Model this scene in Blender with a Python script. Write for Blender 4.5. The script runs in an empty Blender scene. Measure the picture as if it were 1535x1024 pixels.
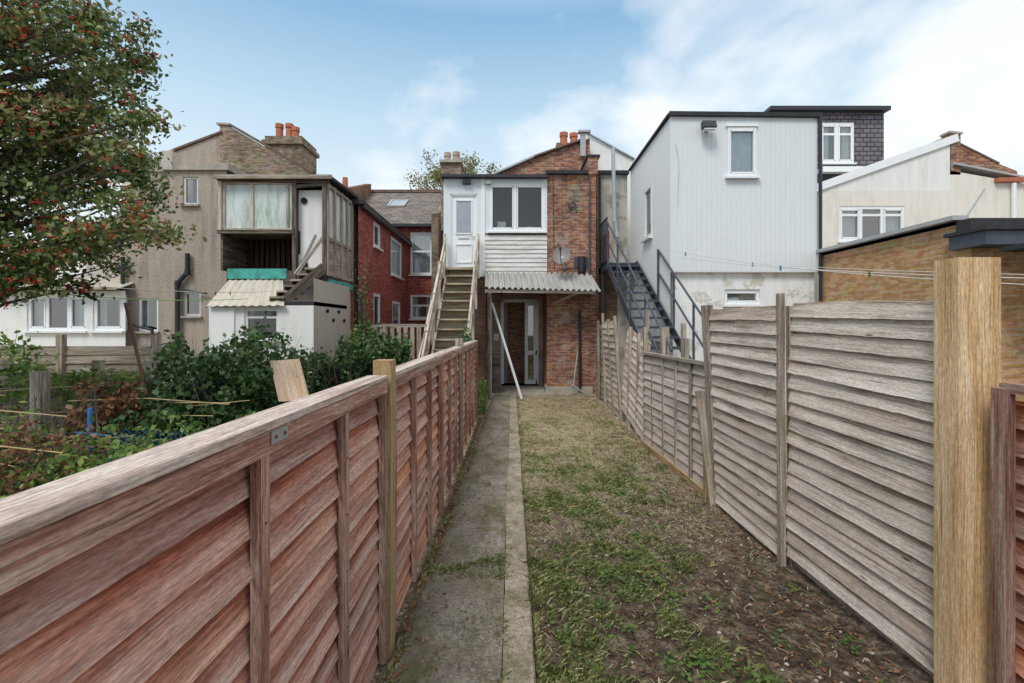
import bpy, math, random
import numpy as np
from mathutils import Vector, noise
random.seed(7); np.random.seed(7)
F=720.0; CX=767.5; HY=490.0; CH=1.75
def X(px,Y): return (px-CX)/F*Y
def Z(py,Y): return CH-(py-HY)/F*Y
def P(px,py,Y): return Vector((X(px,Y),Y,Z(py,Y)))
scene=bpy.context.scene

# ---------------------------------------------------------------- materials
class NT:
    def __init__(s,name,rough=0.85,spec=0.3):
        s.m=bpy.data.materials.new(name); s.m.use_nodes=True; s.t=s.m.node_tree
        s.b=s.t.nodes['Principled BSDF']; s.b.inputs['Roughness'].default_value=rough
        s.b.inputs['Specular IOR Level'].default_value=spec
        uv=s.n('ShaderNodeUVMap'); at=s.n('ShaderNodeAttribute'); at.attribute_name='rnd'
        s.rnd=at.outputs['Fac']; s.uv=uv.outputs[0]
        c=s.n('ShaderNodeCombineXYZ'); s.l(s.math('MULTIPLY',s.rnd,37.0),c.inputs[2])
        a=s.n('ShaderNodeVectorMath'); a.operation='ADD'; s.l(s.uv,a.inputs[0]); s.l(c.outputs[0],a.inputs[1]); s.vec=a.outputs[0]
        sp=s.n('ShaderNodeSeparateXYZ'); s.l(s.uv,sp.inputs[0]); s.u=sp.outputs[0]; s.v=sp.outputs[1]
        g=s.n('ShaderNodeNewGeometry'); s.pos=g.outputs['Position']
    def n(s,t): return s.t.nodes.new(t)
    def l(s,a,b): s.t.links.new(a,b)
    def put(s,v,i):
        if isinstance(v,(int,float)): i.default_value=v
        elif isinstance(v,(tuple,list)): i.default_value=(*v[:3],1) if len(i.default_value)==4 else v
        else: s.l(v,i)
    def math(s,op,a,b=None,c=None,clamp=False):
        n=s.n('ShaderNodeMath'); n.operation=op; n.use_clamp=clamp
        s.put(a,n.inputs[0])
        if b is not None: s.put(b,n.inputs[1])
        if c is not None: s.put(c,n.inputs[2])
        return n.outputs[0]
    def mp(s,v,sc,loc=(0,0,0)):
        n=s.n('ShaderNodeMapping'); s.l(v,n.inputs[0]); n.inputs['Scale'].default_value=sc; n.inputs['Location'].default_value=loc; return n.outputs[0]
    def noise(s,v,sc,det=4,rg=0.55,dist=0):
        n=s.n('ShaderNodeTexNoise'); s.l(v,n.inputs['Vector']); n.inputs['Scale'].default_value=sc; n.inputs['Detail'].default_value=min(det,4)
        n.inputs['Roughness'].default_value=rg; n.inputs['Distortion'].default_value=dist; return n.outputs[0]
    def vor(s,v,sc,out=0,feat='F1'):
        n=s.n('ShaderNodeTexVoronoi'); n.feature=feat; s.l(v,n.inputs['Vector']); n.inputs['Scale'].default_value=sc; return n.outputs[out]
    def ramp(s,f,st):
        n=s.n('ShaderNodeValToRGB'); s.l(f,n.inputs[0]); e=n.color_ramp.elements
        while len(e)<len(st): e.new(0.5)
        for i,(p,c) in enumerate(st):
            e[i].position=p
            e[i].color=(c,c,c,1) if isinstance(c,(int,float)) else (*c,1)
        return n.outputs[0]
    def mix(s,f,a,b,bl='MIX'):
        n=s.n('ShaderNodeMix'); n.data_type='RGBA'; n.blend_type=bl
        s.put(f,n.inputs[0]); s.put(a,n.inputs[6]); s.put(b,n.inputs[7]); return n.outputs[2]
    def bump(s,h,st=0.3,d=0.01):
        n=s.n('ShaderNodeBump'); n.inputs['Strength'].default_value=st; n.inputs['Distance'].default_value=d; s.l(h,n.inputs['Height']); s.l(n.outputs[0],s.b.inputs['Normal'])
    def col(s,c): s.put(c,s.b.inputs['Base Color']); return s.m

def wood(name,dark,mid,light,weather,wamt=0.5,lap=False,var=None,green=0.0,rough=0.85,lapoff=1.0):
    k=NT(name,rough,0.2)
    st=k.noise(k.mp(k.vec,(2.0,85,1)),1.3,3,0.7,0.05)
    broad=k.noise(k.mp(k.vec,(1.2,14,1),(2,5,1)),1.3,3,0.6)
    fuzz=k.noise(k.mp(k.vec,(26,150,1)),1.3,3,0.75)
    wv=k.n('ShaderNodeTexWave'); wv.wave_type='BANDS'; wv.bands_direction='Y'; k.l(k.mp(k.vec,(0.22,1,1)),wv.inputs['Vector'])
    for a,b in (('Scale',24.0),('Distortion',9.0),('Detail',2.0),('Detail Scale',1.0)): wv.inputs[a].default_value=b
    c=k.ramp(k.math('ADD',k.math('MULTIPLY',st,0.55),k.math('MULTIPLY',broad,0.45)),[(0.37,dark),(0.5,mid),(0.62,light)])
    c=k.mix(0.38,c,k.ramp(wv.outputs[1],[(0.0,0.5),(0.35,1.0),(1,1.15)]),'MULTIPLY')
    w=k.ramp(k.noise(k.mp(k.vec,(2.4,70,1),(5,3,9)),1.2,4,0.75),[(0.40,0.0),(0.60,1.0)])
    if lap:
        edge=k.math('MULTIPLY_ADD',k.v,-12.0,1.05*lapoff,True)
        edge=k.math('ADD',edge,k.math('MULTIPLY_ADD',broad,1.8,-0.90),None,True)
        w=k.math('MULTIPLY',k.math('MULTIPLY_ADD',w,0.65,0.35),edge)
    else:
        w=k.math('MULTIPLY',w,k.ramp(broad,[(0.4,0.1),(0.6,1.0)]))
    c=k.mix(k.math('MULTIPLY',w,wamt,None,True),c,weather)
    if var: c=k.mix(0.75,c,k.mix(1.0,c,k.ramp(k.rnd,[(i/(len(var)-1),q) for i,q in enumerate(var)]),'MULTIPLY'))
    vd=k.vor(k.mp(k.vec,(1.7,7,1)),1.2)
    c=k.mix(k.ramp(vd,[(0.03,0.9),(0.08,0.0)]),c,tuple(x*0.35 for x in dark))
    crack=k.ramp(k.noise(k.mp(k.vec,(1.6,120,1),(3,7,1)),1.3,2,0.5),[(0.28,0.3),(0.35,1.0)])
    c=k.mix(0.8,c,crack,'MULTIPLY')
    c=k.mix(0.8,c,k.ramp(fuzz,[(0.3,0.5),(0.7,1.4)]),'MULTIPLY')
    if green>0:
        gz=k.noise(k.pos,2.3,4,0.6)
        c=k.mix(k.math('MULTIPLY',k.ramp(gz,[(0.5,0),(0.68,1)]),green),c,(0.16,0.17,0.07))
    k.bump(k.math('ADD',k.math('MULTIPLY',st,0.7),k.math('MULTIPLY',fuzz,0.4)),0.6,0.004)
    return k.col(c)
def brick(name,c1,c2,mortar,dirt=0.5,w=0.225,h=0.075,ms=0.007,bumpd=0.006,third=None):
    k=NT(name,0.9,0.2)
    wob=k.noise(k.uv,9,2); 
    va=k.n('ShaderNodeVectorMath'); va.operation='MULTIPLY_ADD'
    cc=k.n('ShaderNodeCombineXYZ'); k.l(wob,cc.inputs[0]); k.l(wob,cc.inputs[1]); k.l(cc.outputs[0],va.inputs[0]); va.inputs[1].default_value=(0.008,0.008,0); k.l(k.uv,va.inputs[2])
    n=k.n('ShaderNodeTexBrick'); k.l(va.outputs[0],n.inputs['Vector']); n.inputs['Scale'].default_value=1
    n.inputs['Color1'].default_value=(*c1,1); n.inputs['Color2'].default_value=(*c2,1); n.inputs['Mortar'].default_value=(*mortar,1)
    n.inputs['Mortar Size'].default_value=ms; n.inputs['Mortar Smooth'].default_value=0.15; n.inputs['Brick Width'].default_value=w; n.inputs['Row Height'].default_value=h; n.inputs['Bias'].default_value=-0.1
    c=n.outputs[0]
    vv=k.vor(k.mp(k.uv,(1/w,1/h,1)),0.9,1)
    c=k.mix(0.25,c,k.mix(1.0,c,k.mix(0.8,(1,1,1),vv),'MULTIPLY'))
    nb=k.noise(k.uv,1.3,4,0.6); nf=k.noise(k.uv,45,3,0.7)
    if third: c=k.mix(k.ramp(k.noise(k.mp(k.uv,(4,12,1)),1.2,3),[(0.50,0),(0.56,0.8)]),c,third)
    c=k.mix(k.ramp(k.noise(k.mp(k.uv,(1.5,1.5,1),(7,2,0)),1.3,4,0.75),[(0.56,0),(0.64,0.55)]),c,mortar)
    c=k.mix(dirt,c,k.ramp(nb,[(0.3,0.4),(0.62,1.2)]),'MULTIPLY')
    c=k.mix(0.5,c,k.ramp(nf,[(0.3,0.6),(0.7,1.3)]),'MULTIPLY')
    k.bump(k.math('ADD',k.math('MULTIPLY',n.outputs[1],-1.0),k.math('MULTIPLY',nf,0.5)),0.7,bumpd)
    return k.col(c)
def render_m(name,base,stain,amt=0.5,grain=60,bd=0.003,rough=0.85,patch=None,streak=(5,0.6,1),gf=0.35):
    k=NT(name,rough,0.25)
    a=k.noise(k.mp(k.uv,streak),1.3,4,0.65); b=k.noise(k.uv,1.1,4,0.65); f=k.noise(k.uv,grain,3,0.7)
    m=k.math('MULTIPLY',k.ramp(a,[(0.42,0),(0.7,1)]),k.ramp(b,[(0.38,0.15),(0.65,1)]))
    c=k.mix(k.math('MULTIPLY',m,amt),base,stain)
    if patch: c=k.mix(k.ramp(k.noise(k.uv,2.4,4,0.7),[(0.55,0),(0.6,0.9)]),c,patch)
    c=k.mix(gf,c,k.ramp(f,[(0.32,0.45),(0.5,1.0),(0.7,1.25)]),'MULTIPLY')
    k.bump(f,0.5,bd); return k.col(c)
def plain(name,c,rough=0.5,spec=0.4,metal=0,nz=0.3,sc=8):
    k=NT(name,rough,spec); k.b.inputs['Metallic'].default_value=metal
    f=k.noise(k.pos,sc,4,0.65)
    cc=k.mix(nz,c,k.ramp(f,[(0.3,0.45),(0.7,1.2)]),'MULTIPLY'); return k.col(cc)
def leafm(name,stops,rough=0.5,trans=0.25):
    k=NT(name,rough,0.35); c=k.ramp(k.rnd,stops)
    c=k.mix(0.35,c,k.ramp(k.noise(k.pos,2.5,2),[(0.3,0.5),(0.7,1.3)]),'MULTIPLY')
    k.col(c)
    tr=k.n('ShaderNodeBsdfTranslucent'); k.l(c,tr.inputs[0]); mx=k.n('ShaderNodeMixShader'); mx.inputs[0].default_value=trans
    k.l(k.b.outputs[0],mx.inputs[1]); k.l(tr.outputs[0],mx.inputs[2]); k.l(mx.outputs[0],k.t.nodes['Material Output'].inputs[0]); return k.m
def glassm(name,refl=0.35):
    k=NT(name); t=k.t
    tr=k.n('ShaderNodeBsdfTransparent'); tr.inputs[0].default_value=(0.8,0.86,0.85,1)
    gl=k.n('ShaderNodeBsdfGlossy'); gl.inputs['Roughness'].default_value=0.02
    lw=k.n('ShaderNodeLayerWeight'); lw.inputs[0].default_value=0.3
    f=k.math('ADD',k.math('MULTIPLY',lw.outputs[0],0.6),refl*0.5,None,True)
    bp=k.n('ShaderNodeBump'); bp.inputs['Strength'].default_value=0.08; bp.inputs['Distance'].default_value=0.02; k.l(k.noise(k.pos,2.0,1),bp.inputs['Height']); k.l(bp.outputs[0],gl.inputs['Normal'])
    mx=k.n('ShaderNodeMixShader'); k.l(f,mx.inputs[0]); k.l(tr.outputs[0],mx.inputs[1]); k.l(gl.outputs[0],mx.inputs[2]); k.l(mx.outputs[0],t.nodes['Material Output'].inputs[0]); return k.m
def tiles(name,c1,c2,w,h,gap=0.012):
    k=NT(name,0.75,0.3); n=k.n('ShaderNodeTexBrick'); k.l(k.uv,n.inputs['Vector']); n.inputs['Scale'].default_value=1
    n.inputs['Color1'].default_value=(*c1,1); n.inputs['Color2'].default_value=(*c2,1); n.inputs['Mortar'].default_value=tuple(x*0.25 for x in c1)+(1,)
    n.inputs['Mortar Size'].default_value=gap; n.inputs['Mortar Smooth'].default_value=0.5; n.inputs['Brick Width'].default_value=w; n.inputs['Row Height'].default_value=h
    c=k.mix(0.6,n.outputs[0],k.ramp(k.noise(k.uv,2.2,4,0.7),[(0.3,0.5),(0.7,1.3)]),'MULTIPLY')
    fr=k.math('FRACT',k.math('DIVIDE',k.v,h)); k.bump(k.math('SUBTRACT',k.math('MULTIPLY',fr,-1),n.outputs[1]),0.8,0.02)
    return k.col(c)

M={}
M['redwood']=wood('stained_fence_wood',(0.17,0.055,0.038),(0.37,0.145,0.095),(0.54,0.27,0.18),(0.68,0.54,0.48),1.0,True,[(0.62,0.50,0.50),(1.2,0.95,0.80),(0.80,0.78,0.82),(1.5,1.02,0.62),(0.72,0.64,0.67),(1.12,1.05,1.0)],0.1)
M['redframe']=wood('stained_frame_wood',(0.14,0.065,0.048),(0.31,0.16,0.115),(0.44,0.27,0.205),(0.56,0.47,0.41),0.7,False,[(0.8,0.8,0.8),(1.15,1.05,1)])
M['caprail']=wood('cap_rail_wood',(0.27,0.18,0.145),(0.50,0.39,0.33),(0.62,0.53,0.46),(0.66,0.60,0.54),0.8)
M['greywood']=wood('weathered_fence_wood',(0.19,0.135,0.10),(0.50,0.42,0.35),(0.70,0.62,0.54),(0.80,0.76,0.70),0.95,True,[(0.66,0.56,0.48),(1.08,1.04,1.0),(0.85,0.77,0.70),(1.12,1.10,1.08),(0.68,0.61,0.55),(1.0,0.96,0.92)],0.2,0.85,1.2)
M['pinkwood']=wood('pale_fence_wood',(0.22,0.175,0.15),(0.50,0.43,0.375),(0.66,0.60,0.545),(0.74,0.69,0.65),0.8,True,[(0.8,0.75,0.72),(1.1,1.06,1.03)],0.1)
M['greyframe']=wood('weathered_frame_wood',(0.15,0.115,0.085),(0.33,0.27,0.215),(0.48,0.42,0.35),(0.56,0.51,0.46),0.7,False,[(0.7,0.7,0.7),(1.2,1.15,1.1)],0.3)
M['newwood']=wood('new_post_wood',(0.44,0.26,0.115),(0.64,0.43,0.22),(0.74,0.55,0.33),(0.76,0.63,0.46),0.5,False,None,0.06)
M['oldpost']=wood('green_post_wood',(0.22,0.13,0.06),(0.40,0.26,0.13),(0.52,0.37,0.21),(0.54,0.46,0.30),0.5,False,None,0.3)
M['stairwood']=wood('stair_wood',(0.24,0.185,0.145),(0.50,0.43,0.35),(0.66,0.58,0.50),(0.70,0.65,0.60),0.6,False,[(0.75,0.75,0.75),(1.15,1.12,1.1)],0.15)
M['tread']=wood('worn_tread_wood',(0.20,0.16,0.11),(0.42,0.36,0.26),(0.54,0.48,0.37),(0.58,0.54,0.46),0.6,False,[(0.8,0.8,0.8),(1.2,1.15,1.1)],0.4)
M['darkwood']=wood('rotten_dark_wood',(0.025,0.02,0.016),(0.085,0.065,0.05),(0.17,0.13,0.10),(0.32,0.28,0.23),0.6)
M['brownwood']=wood('brown_plank_wood',(0.03,0.018,0.012),(0.08,0.045,0.033),(0.13,0.08,0.06),(0.15,0.11,0.08),0.3)
M['peelwhite']=wood('peeling_white_paint',(0.45,0.41,0.37),(0.70,0.68,0.64),(0.80,0.79,0.76),(0.82,0.82,0.80),0.7)
M['ply']=wood('plywood',(0.40,0.25,0.15),(0.54,0.38,0.26),(0.62,0.48,0.35),(0.6,0.5,0.42),0.4)
M['brick']=brick('stock_red_brick',(0.34,0.13,0.075),(0.50,0.25,0.145),(0.44,0.39,0.33),0.6,third=(0.16,0.09,0.07))
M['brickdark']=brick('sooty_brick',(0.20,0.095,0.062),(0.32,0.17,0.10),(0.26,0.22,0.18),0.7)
M['yellowbrick']=brick('london_stock_brick',(0.30,0.22,0.145),(0.42,0.33,0.23),(0.29,0.26,0.22),0.75,third=(0.14,0.11,0.085))
M['outbrick']=brick('new_buff_brick',(0.50,0.28,0.12),(0.62,0.39,0.19),(0.54,0.46,0.35),0.2,third=(0.38,0.19,0.085))
M['redpaint']=brick('red_painted_brick',(0.38,0.07,0.062),(0.46,0.105,0.09),(0.24,0.06,0.052),0.5,third=(0.40,0.19,0.14))
M['pebble']=render_m('pebbledash',(0.41,0.35,0.29),(0.19,0.16,0.13),0.8,34,0.02,gf=0.95)
M['pebble2']=render_m('pebbledash_light',(0.52,0.47,0.41),(0.30,0.27,0.23),0.6,34,0.015,gf=0.85)
M['white']=render_m('white_render',(0.81,0.81,0.78),(0.46,0.45,0.38),0.5,50)
M['cream']=render_m('cream_render',(0.78,0.75,0.67),(0.50,0.46,0.38),0.6,50)
M['whitepatch']=render_m('patched_white_render',(0.81,0.82,0.81),(0.42,0.40,0.36),0.6,50,patch=(0.56,0.53,0.46))
M['greyrender']=render_m('stained_grey_render',(0.58,0.57,0.51),(0.24,0.22,0.17),0.9,50,patch=(0.35,0.33,0.26))
M['clad']=render_m('painted_cladding',(0.70,0.735,0.755),(0.58,0.61,0.62),0.35,9,0.0003,0.55,gf=0.05,streak=(2,0.4,1))
M['side']=render_m('white_side_board',(0.83,0.84,0.83),(0.66,0.66,0.64),0.3,9,0.0003,0.7,gf=0.05)
M['upvc']=plain('white_upvc',(0.82,0.84,0.85),0.35,0.5,0,0.1)
M['bluewhite']=render_m('painted_timber_panel',(0.70,0.77,0.80),(0.52,0.54,0.52),0.5,30,0.001,0.6,gf=0.15)
M['black']=plain('black_paint',(0.022,0.024,0.03),0.45,0.5,0,0.4)
M['felt']=plain('roof_felt',(0.05,0.05,0.053),0.9,0.2,0,0.5)
M['bluegrey']=plain('blue_grey_steel',(0.055,0.07,0.095),0.45,0.5,0,0.5)
M['greypipe']=plain('grey_pipe',(0.42,0.48,0.52),0.45,0.4)
M['dishm']=plain('dish_grey',(0.24,0.22,0.21),0.5,0.4)
M['lead']=plain('lead_coping',(0.42,0.43,0.44),0.6,0.4)
M['concrete']=plain('weathered_concrete',(0.42,0.38,0.33),0.9,0.2,0,0.6,5)
M['terra']=plain('terracotta',(0.48,0.17,0.095),0.8,0.2,0,0.5,12)
M['oldterra']=plain('old_brown_tile',(0.19,0.13,0.10),0.85,0.2,0,0.8,4)
M['buffpot']=plain('buff_clay',(0.46,0.36,0.27),0.8,0.2,0,0.5,12)
M['turq']=plain('turquoise_paint',(0.08,0.42,0.35),0.7,0.3,0,0.8,6)
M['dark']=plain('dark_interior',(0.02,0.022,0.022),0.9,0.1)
M['intblue']=plain('grey_blue_interior',(0.18,0.22,0.26),0.8,0.1)
M['peach']=plain('old_plaster',(0.50,0.37,0.30),0.9,0.1,0,0.8,4)
M['curtain']=plain('net_curtain',(0.72,0.76,0.78),0.9,0.1,0,0.4,5)
k=NT('dusty_sheet_glass',0.35,0.5); c=k.ramp(k.noise(k.mp(k.pos,(4,4,0.9)),1.2,4,0.7),[(0.35,(0.34,0.40,0.35)),(0.5,(0.54,0.60,0.56)),(0.68,(0.70,0.74,0.72))]); M['greencurtain']=k.col(c)
M['glass']=glassm('window_glass',0.45)
M['glassdark']=glassm('window_glass_dark',0.16)
M['frost']=plain('frosted_glass',(0.34,0.40,0.44),0.25,0.5,0,0.3,4)
M['steel']=plain('galvanised_steel',(0.45,0.45,0.44),0.4,0.5,0.6)
M['rust']=plain('rusty_steel',(0.12,0.06,0.04),0.8,0.3,0,0.6)
M['line']=plain('washing_line',(0.7,0.7,0.66),0.6,0.3)
M['linegreen']=plain('green_line',(0.25,0.5,0.08),0.6,0.3)
M['bluepl']=plain('blue_plastic',(0.03,0.17,0.42),0.4,0.5)
M['redcloth']=plain('red_cloth',(0.40,0.05,0.05),0.9,0.1)
M['cane']=plain('garden_cane',(0.48,0.36,0.18),0.7,0.3,0,0.5)
M['corr']=render_m('corrugated_asbestos',(0.42,0.41,0.39),(0.15,0.14,0.12),1.0,30,0.003,0.85,streak=(8,1,1))
M['corrlight']=render_m('old_asbestos_sheet',(0.58,0.53,0.45),(0.26,0.23,0.18),0.9,30,0.003,streak=(6,1,1))
M['slate']=tiles('slate_roof',(0.16,0.135,0.115),(0.25,0.21,0.185),0.3,0.22)
M['dormerslate']=tiles('dormer_tile',(0.14,0.125,0.145),(0.18,0.16,0.185),0.28,0.17,0.02)
M['bark']=wood('bark',(0.05,0.04,0.03),(0.12,0.09,0.07),(0.2,0.16,0.13),(0.18,0.19,0.14),0.5)
M['holly']=leafm('holly_leaf',[(0,(0.03,0.055,0.02)),(0.3,(0.08,0.13,0.038)),(0.58,(0.18,0.245,0.07)),(0.8,(0.36,0.40,0.16)),(1,(0.34,0.18,0.09))],0.3,0.25)
M['ivy']=leafm('ivy_leaf',[(0,(0.025,0.06,0.018)),(0.45,(0.06,0.13,0.04)),(0.8,(0.14,0.23,0.075)),(1,(0.26,0.33,0.13))],0.4,0.2)
M['deadivy']=leafm('dead_leaf',[(0,(0.08,0.04,0.022)),(0.6,(0.25,0.12,0.055)),(1,(0.42,0.26,0.14))],0.8,0.1)
M['shrub']=leafm('bright_leaf',[(0,(0.06,0.12,0.03)),(0.5,(0.16,0.27,0.055)),(1,(0.38,0.45,0.11))],0.5,0.35)
M['autumn']=leafm('autumn_leaf',[(0,(0.14,0.15,0.06)),(0.5,(0.28,0.27,0.10)),(1,(0.45,0.37,0.15))],0.6,0.4)
M['berry']=plain('red_berry',(0.60,0.04,0.025),0.25,0.5,0,0.2)
M['grass']=leafm('grass_blade',[(0,(0.07,0.10,0.03)),(0.3,(0.155,0.195,0.06)),(0.5,(0.28,0.30,0.115)),(0.7,(0.45,0.42,0.22)),(1,(0.64,0.57,0.38))],0.6,0.3)

# soil / lawn ground
k=NT('garden_soil',0.95,0.1)
n1=k.noise(k.pos,1.4,4,0.65); n2=k.noise(k.pos,12,4,0.8); n3=k.noise(k.pos,60,4,0.8)
c=k.ramp(n2,[(0.34,(0.032,0.023,0.017)),(0.5,(0.10,0.075,0.055)),(0.64,(0.24,0.19,0.14))])
sp=k.n('ShaderNodeSeparateXYZ'); k.l(k.pos,sp.inputs[0])
far=k.math('MULTIPLY_ADD',sp.outputs[1],0.24,-0.75,True)
straw=k.ramp(k.noise(k.pos,9,4,0.85),[(0.36,(0.18,0.13,0.09)),(0.5,(0.40,0.32,0.22)),(0.66,(0.62,0.53,0.40))])
c=k.mix(k.math('MULTIPLY',far,k.ramp(n1,[(0.35,0.5),(0.55,1)])),c,straw)
c=k.mix(k.ramp(k.noise(k.pos,3.1,4,0.7),[(0.54,0),(0.70,0.4)]),c,(0.13,0.14,0.055))
c=k.mix(k.ramp(k.vor(k.pos,38),[(0.05,0.7),(0.12,0)]),c,(0.38,0.34,0.28))
c=k.mix(0.8,c,k.ramp(n3,[(0.3,0.3),(0.7,1.7)]),'MULTIPLY')
k.bump(k.math('ADD',n2,k.math('MULTIPLY',n3,0.5)),1.0,0.035); M['soil']=k.col(c)
# concrete path
k=NT('path_concrete',0.9,0.2)
n1=k.noise(k.pos,1.1,4,0.65); n2=k.noise(k.pos,6,4,0.8); n3=k.noise(k.pos,55,4,0.85)
c=k.ramp(n2,[(0.3,(0.17,0.15,0.12)),(0.5,(0.29,0.262,0.215)),(0.7,(0.42,0.385,0.32))])
c=k.mix(k.ramp(k.vor(k.pos,65,1),[(0.35,0),(1,0.6)]),c,(0.58,0.52,0.43))
c=k.mix(k.ramp(n3,[(0.38,0.9),(0.47,0)]),c,(0.07,0.06,0.045))
mo=k.ramp(k.noise(k.mp(k.pos,(2.0,0.9,1)),1.7,4,0.8),[(0.49,0),(0.62,0.8)])
c=k.mix(mo,c,k.mix(n3,(0.06,0.065,0.022),(0.23,0.22,0.09)))
sx=k.n('ShaderNodeSeparateXYZ'); k.l(k.pos,sx.inputs[0])
ed=k.math('MULTIPLY',k.math('MULTIPLY_ADD',sx.outputs[0],-5.0,-1.9,True),k.ramp(n2,[(0.35,0.3),(0.6,1.0)]))
c=k.mix(ed,c,(0.085,0.075,0.042))
c=k.mix(k.ramp(n1,[(0.45,0),(0.6,0.45)]),c,(0.17,0.13,0.09))
k.bump(k.math('ADD',n2,n3),1.0,0.014); M['path']=k.col(c)
k=NT('kerb_concrete',0.9,0.2)
n2=k.noise(k.pos,10,4,0.75); n3=k.noise(k.pos,80,4,0.8)
c=k.ramp(n2,[(0.3,(0.24,0.20,0.145)),(0.5,(0.40,0.345,0.27)),(0.7,(0.50,0.45,0.365))])
c=k.mix(k.ramp(k.noise(k.pos,2.6,4,0.8),[(0.48,0),(0.62,0.75)]),c,(0.17,0.155,0.08))
c=k.mix(0.8,c,k.ramp(n3,[(0.3,0.4),(0.7,1.45)]),'MULTIPLY'); k.bump(k.math('ADD',n2,n3),0.8,0.01); M['kerb']=k.col(c)

# ---------------------------------------------------------------- mesh builder
class MB:
    def __init__(s): s.V=[];s.F=[];s.UV=[];s.M=[];s.R=[];s.ms=[]
    def mi(s,m):
        if m not in s.ms: s.ms.append(m)
        return s.ms.index(m)
    def face(s,pts,m,r=None,uv=None):
        pts=[Vector(p) for p in pts]; i=len(s.V); s.V+= [tuple(p) for p in pts]; s.F.append(tuple(range(i,i+len(pts))))
        if uv is None:
            n=Vector((0,0,0))
            for a in range(len(pts)):
                p,q=pts[a],pts[(a+1)%len(pts)]; n+=p.cross(q)
            n.normalize() if n.length>1e-12 else None
            if abs(n.z)>0.97: U,Vv=Vector((1,0,0)),Vector((0,1,0))
            else:
                U=Vector((0,0,1)).cross(n); U.normalize(); Vv=n.cross(U)
                if abs(U.x)>abs(U.y):
                    if U.x<0: U=-U
                elif U.y<0: U=-U
                if Vv.z<0: Vv=-Vv
            uv=[(p.dot(U),p.dot(Vv)) for p in pts]
        s.UV+=uv; s.M.append(s.mi(m)); s.R.append(0.5 if r is None else r)
    def box(s,x0,x1,y0,y1,z0,z1,m,r=None):
        a=[Vector((x,y,z)) for z in (z0,z1) for y in (y0,y1) for x in (x0,x1)]
        for f in ((0,2,3,1),(4,5,7,6),(0,1,5,4),(2,6,7,3),(0,4,6,2),(1,3,7,5)): s.face([a[i] for i in f],m,r)
    def beam(s,p,q,w,h,m,up=(0,0,1),r=None,taper=1):
        p=Vector(p);q=Vector(q);d=(q-p); L=d.length
        if L<1e-6: return
        d/=L; up=Vector(up)
        if abs(d.dot(up))>0.98: up=Vector((0,1,0))
        sd=d.cross(up).normalized(); u2=sd.cross(d).normalized()
        if r is None: r=random.random()
        c=[]
        for base,t in ((p,1),(q,taper)):
            for a,b in ((-1,-1),(1,-1),(1,1),(-1,1)): c.append(base+sd*a*w/2*t+u2*b*h/2*t)
        o=random.random()*5
        for j in range(4):
            k2=(j+1)%4; wd=w if j%2==0 else h
            s.face([c[j],c[k2],c[4+k2],c[4+j]],m,r,[(o,j),(o,j+wd),(o+L,j+wd),(o+L,j)])
        s.face([c[3],c[2],c[1],c[0]],m,r,[(o,0),(o+.02,0),(o+.02,h),(o,h)]); s.face(c[4:8],m,r,[(o,0),(o+.02,0),(o+.02,h),(o,h)])
    def cyl(s,p,q,r1,r2,m,n=12,cap=True,r=None):
        p=Vector(p);q=Vector(q);d=(q-p).normalized(); up=Vector((0,0,1)) if abs(d.z)<0.9 else Vector((1,0,0))
        a=d.cross(up).normalized(); b=d.cross(a); L=(q-p).length
        A=[p+(a*math.cos(t)+b*math.sin(t))*r1 for t in [2*math.pi*i/n for i in range(n)]]
        B=[q+(a*math.cos(t)+b*math.sin(t))*r2 for t in [2*math.pi*i/n for i in range(n)]]
        for i in range(n):
            j=(i+1)%n; s.face([A[j],A[i],B[i],B[j]],m,r,[(0,j*r1*6/n),(0,i*r1*6/n),(L,i*r1*6/n),(L,j*r1*6/n)])
        if cap: s.face(A,m,r); s.face(B[::-1],m,r)
    def prism(s,poly,y0,y1,m):
        s.face([(x,y0,z) for x,z in poly],m); s.face([(x,y1,z) for x,z in poly][::-1],m)
        for i in range(len(poly)):
            a,b=poly[i],poly[(i+1)%len(poly)]
            s.face([(a[0],y0,a[1]),(a[0],y1,a[1]),(b[0],y1,b[1]),(b[0],y0,b[1])],m)
    def prismx(s,poly,x0,x1,m):
        s.face([(x0,y,z) for y,z in poly],m); s.face([(x1,y,z) for y,z in poly][::-1],m)
        for i in range(len(poly)):
            a,b=poly[i],poly[(i+1)%len(poly)]
            s.face([(x0,a[0],a[1]),(x1,a[0],a[1]),(x1,b[0],b[1]),(x0,b[0],b[1])],m)
    def wall(s,o,u,n,W,H,m,holes=(),d=0.12):
        o=Vector(o);u=Vector(u);n=Vector(n);z=Vector((0,0,1))
        us=sorted({0,W,*[h[0] for h in holes],*[h[2] for h in holes]}); vs=sorted({0,H,*[h[1] for h in holes],*[h[3] for h in holes]})
        g=lambda a,b,c=0:o+u*a+z*b-n*c
        for i in range(len(us)-1):
            for j in range(len(vs)-1):
                cu=(us[i]+us[i+1])/2; cv=(vs[j]+vs[j+1])/2
                if any(h[0]<cu<h[2] and h[1]<cv<h[3] for h in holes): continue
                s.face([g(us[i],vs[j]),g(us[i+1],vs[j]),g(us[i+1],vs[j+1]),g(us[i],vs[j+1])],m)
        for a,b,c,e in holes:
            s.face([g(a,b),g(c,b),g(c,b,d),g(a,b,d)],m); s.face([g(a,e),g(c,e),g(c,e,d),g(a,e,d)],m)
            s.face([g(a,b),g(a,e),g(a,e,d),g(a,b,d)],m); s.face([g(c,b),g(c,e),g(c,e,d),g(c,b,d)],m)
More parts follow.
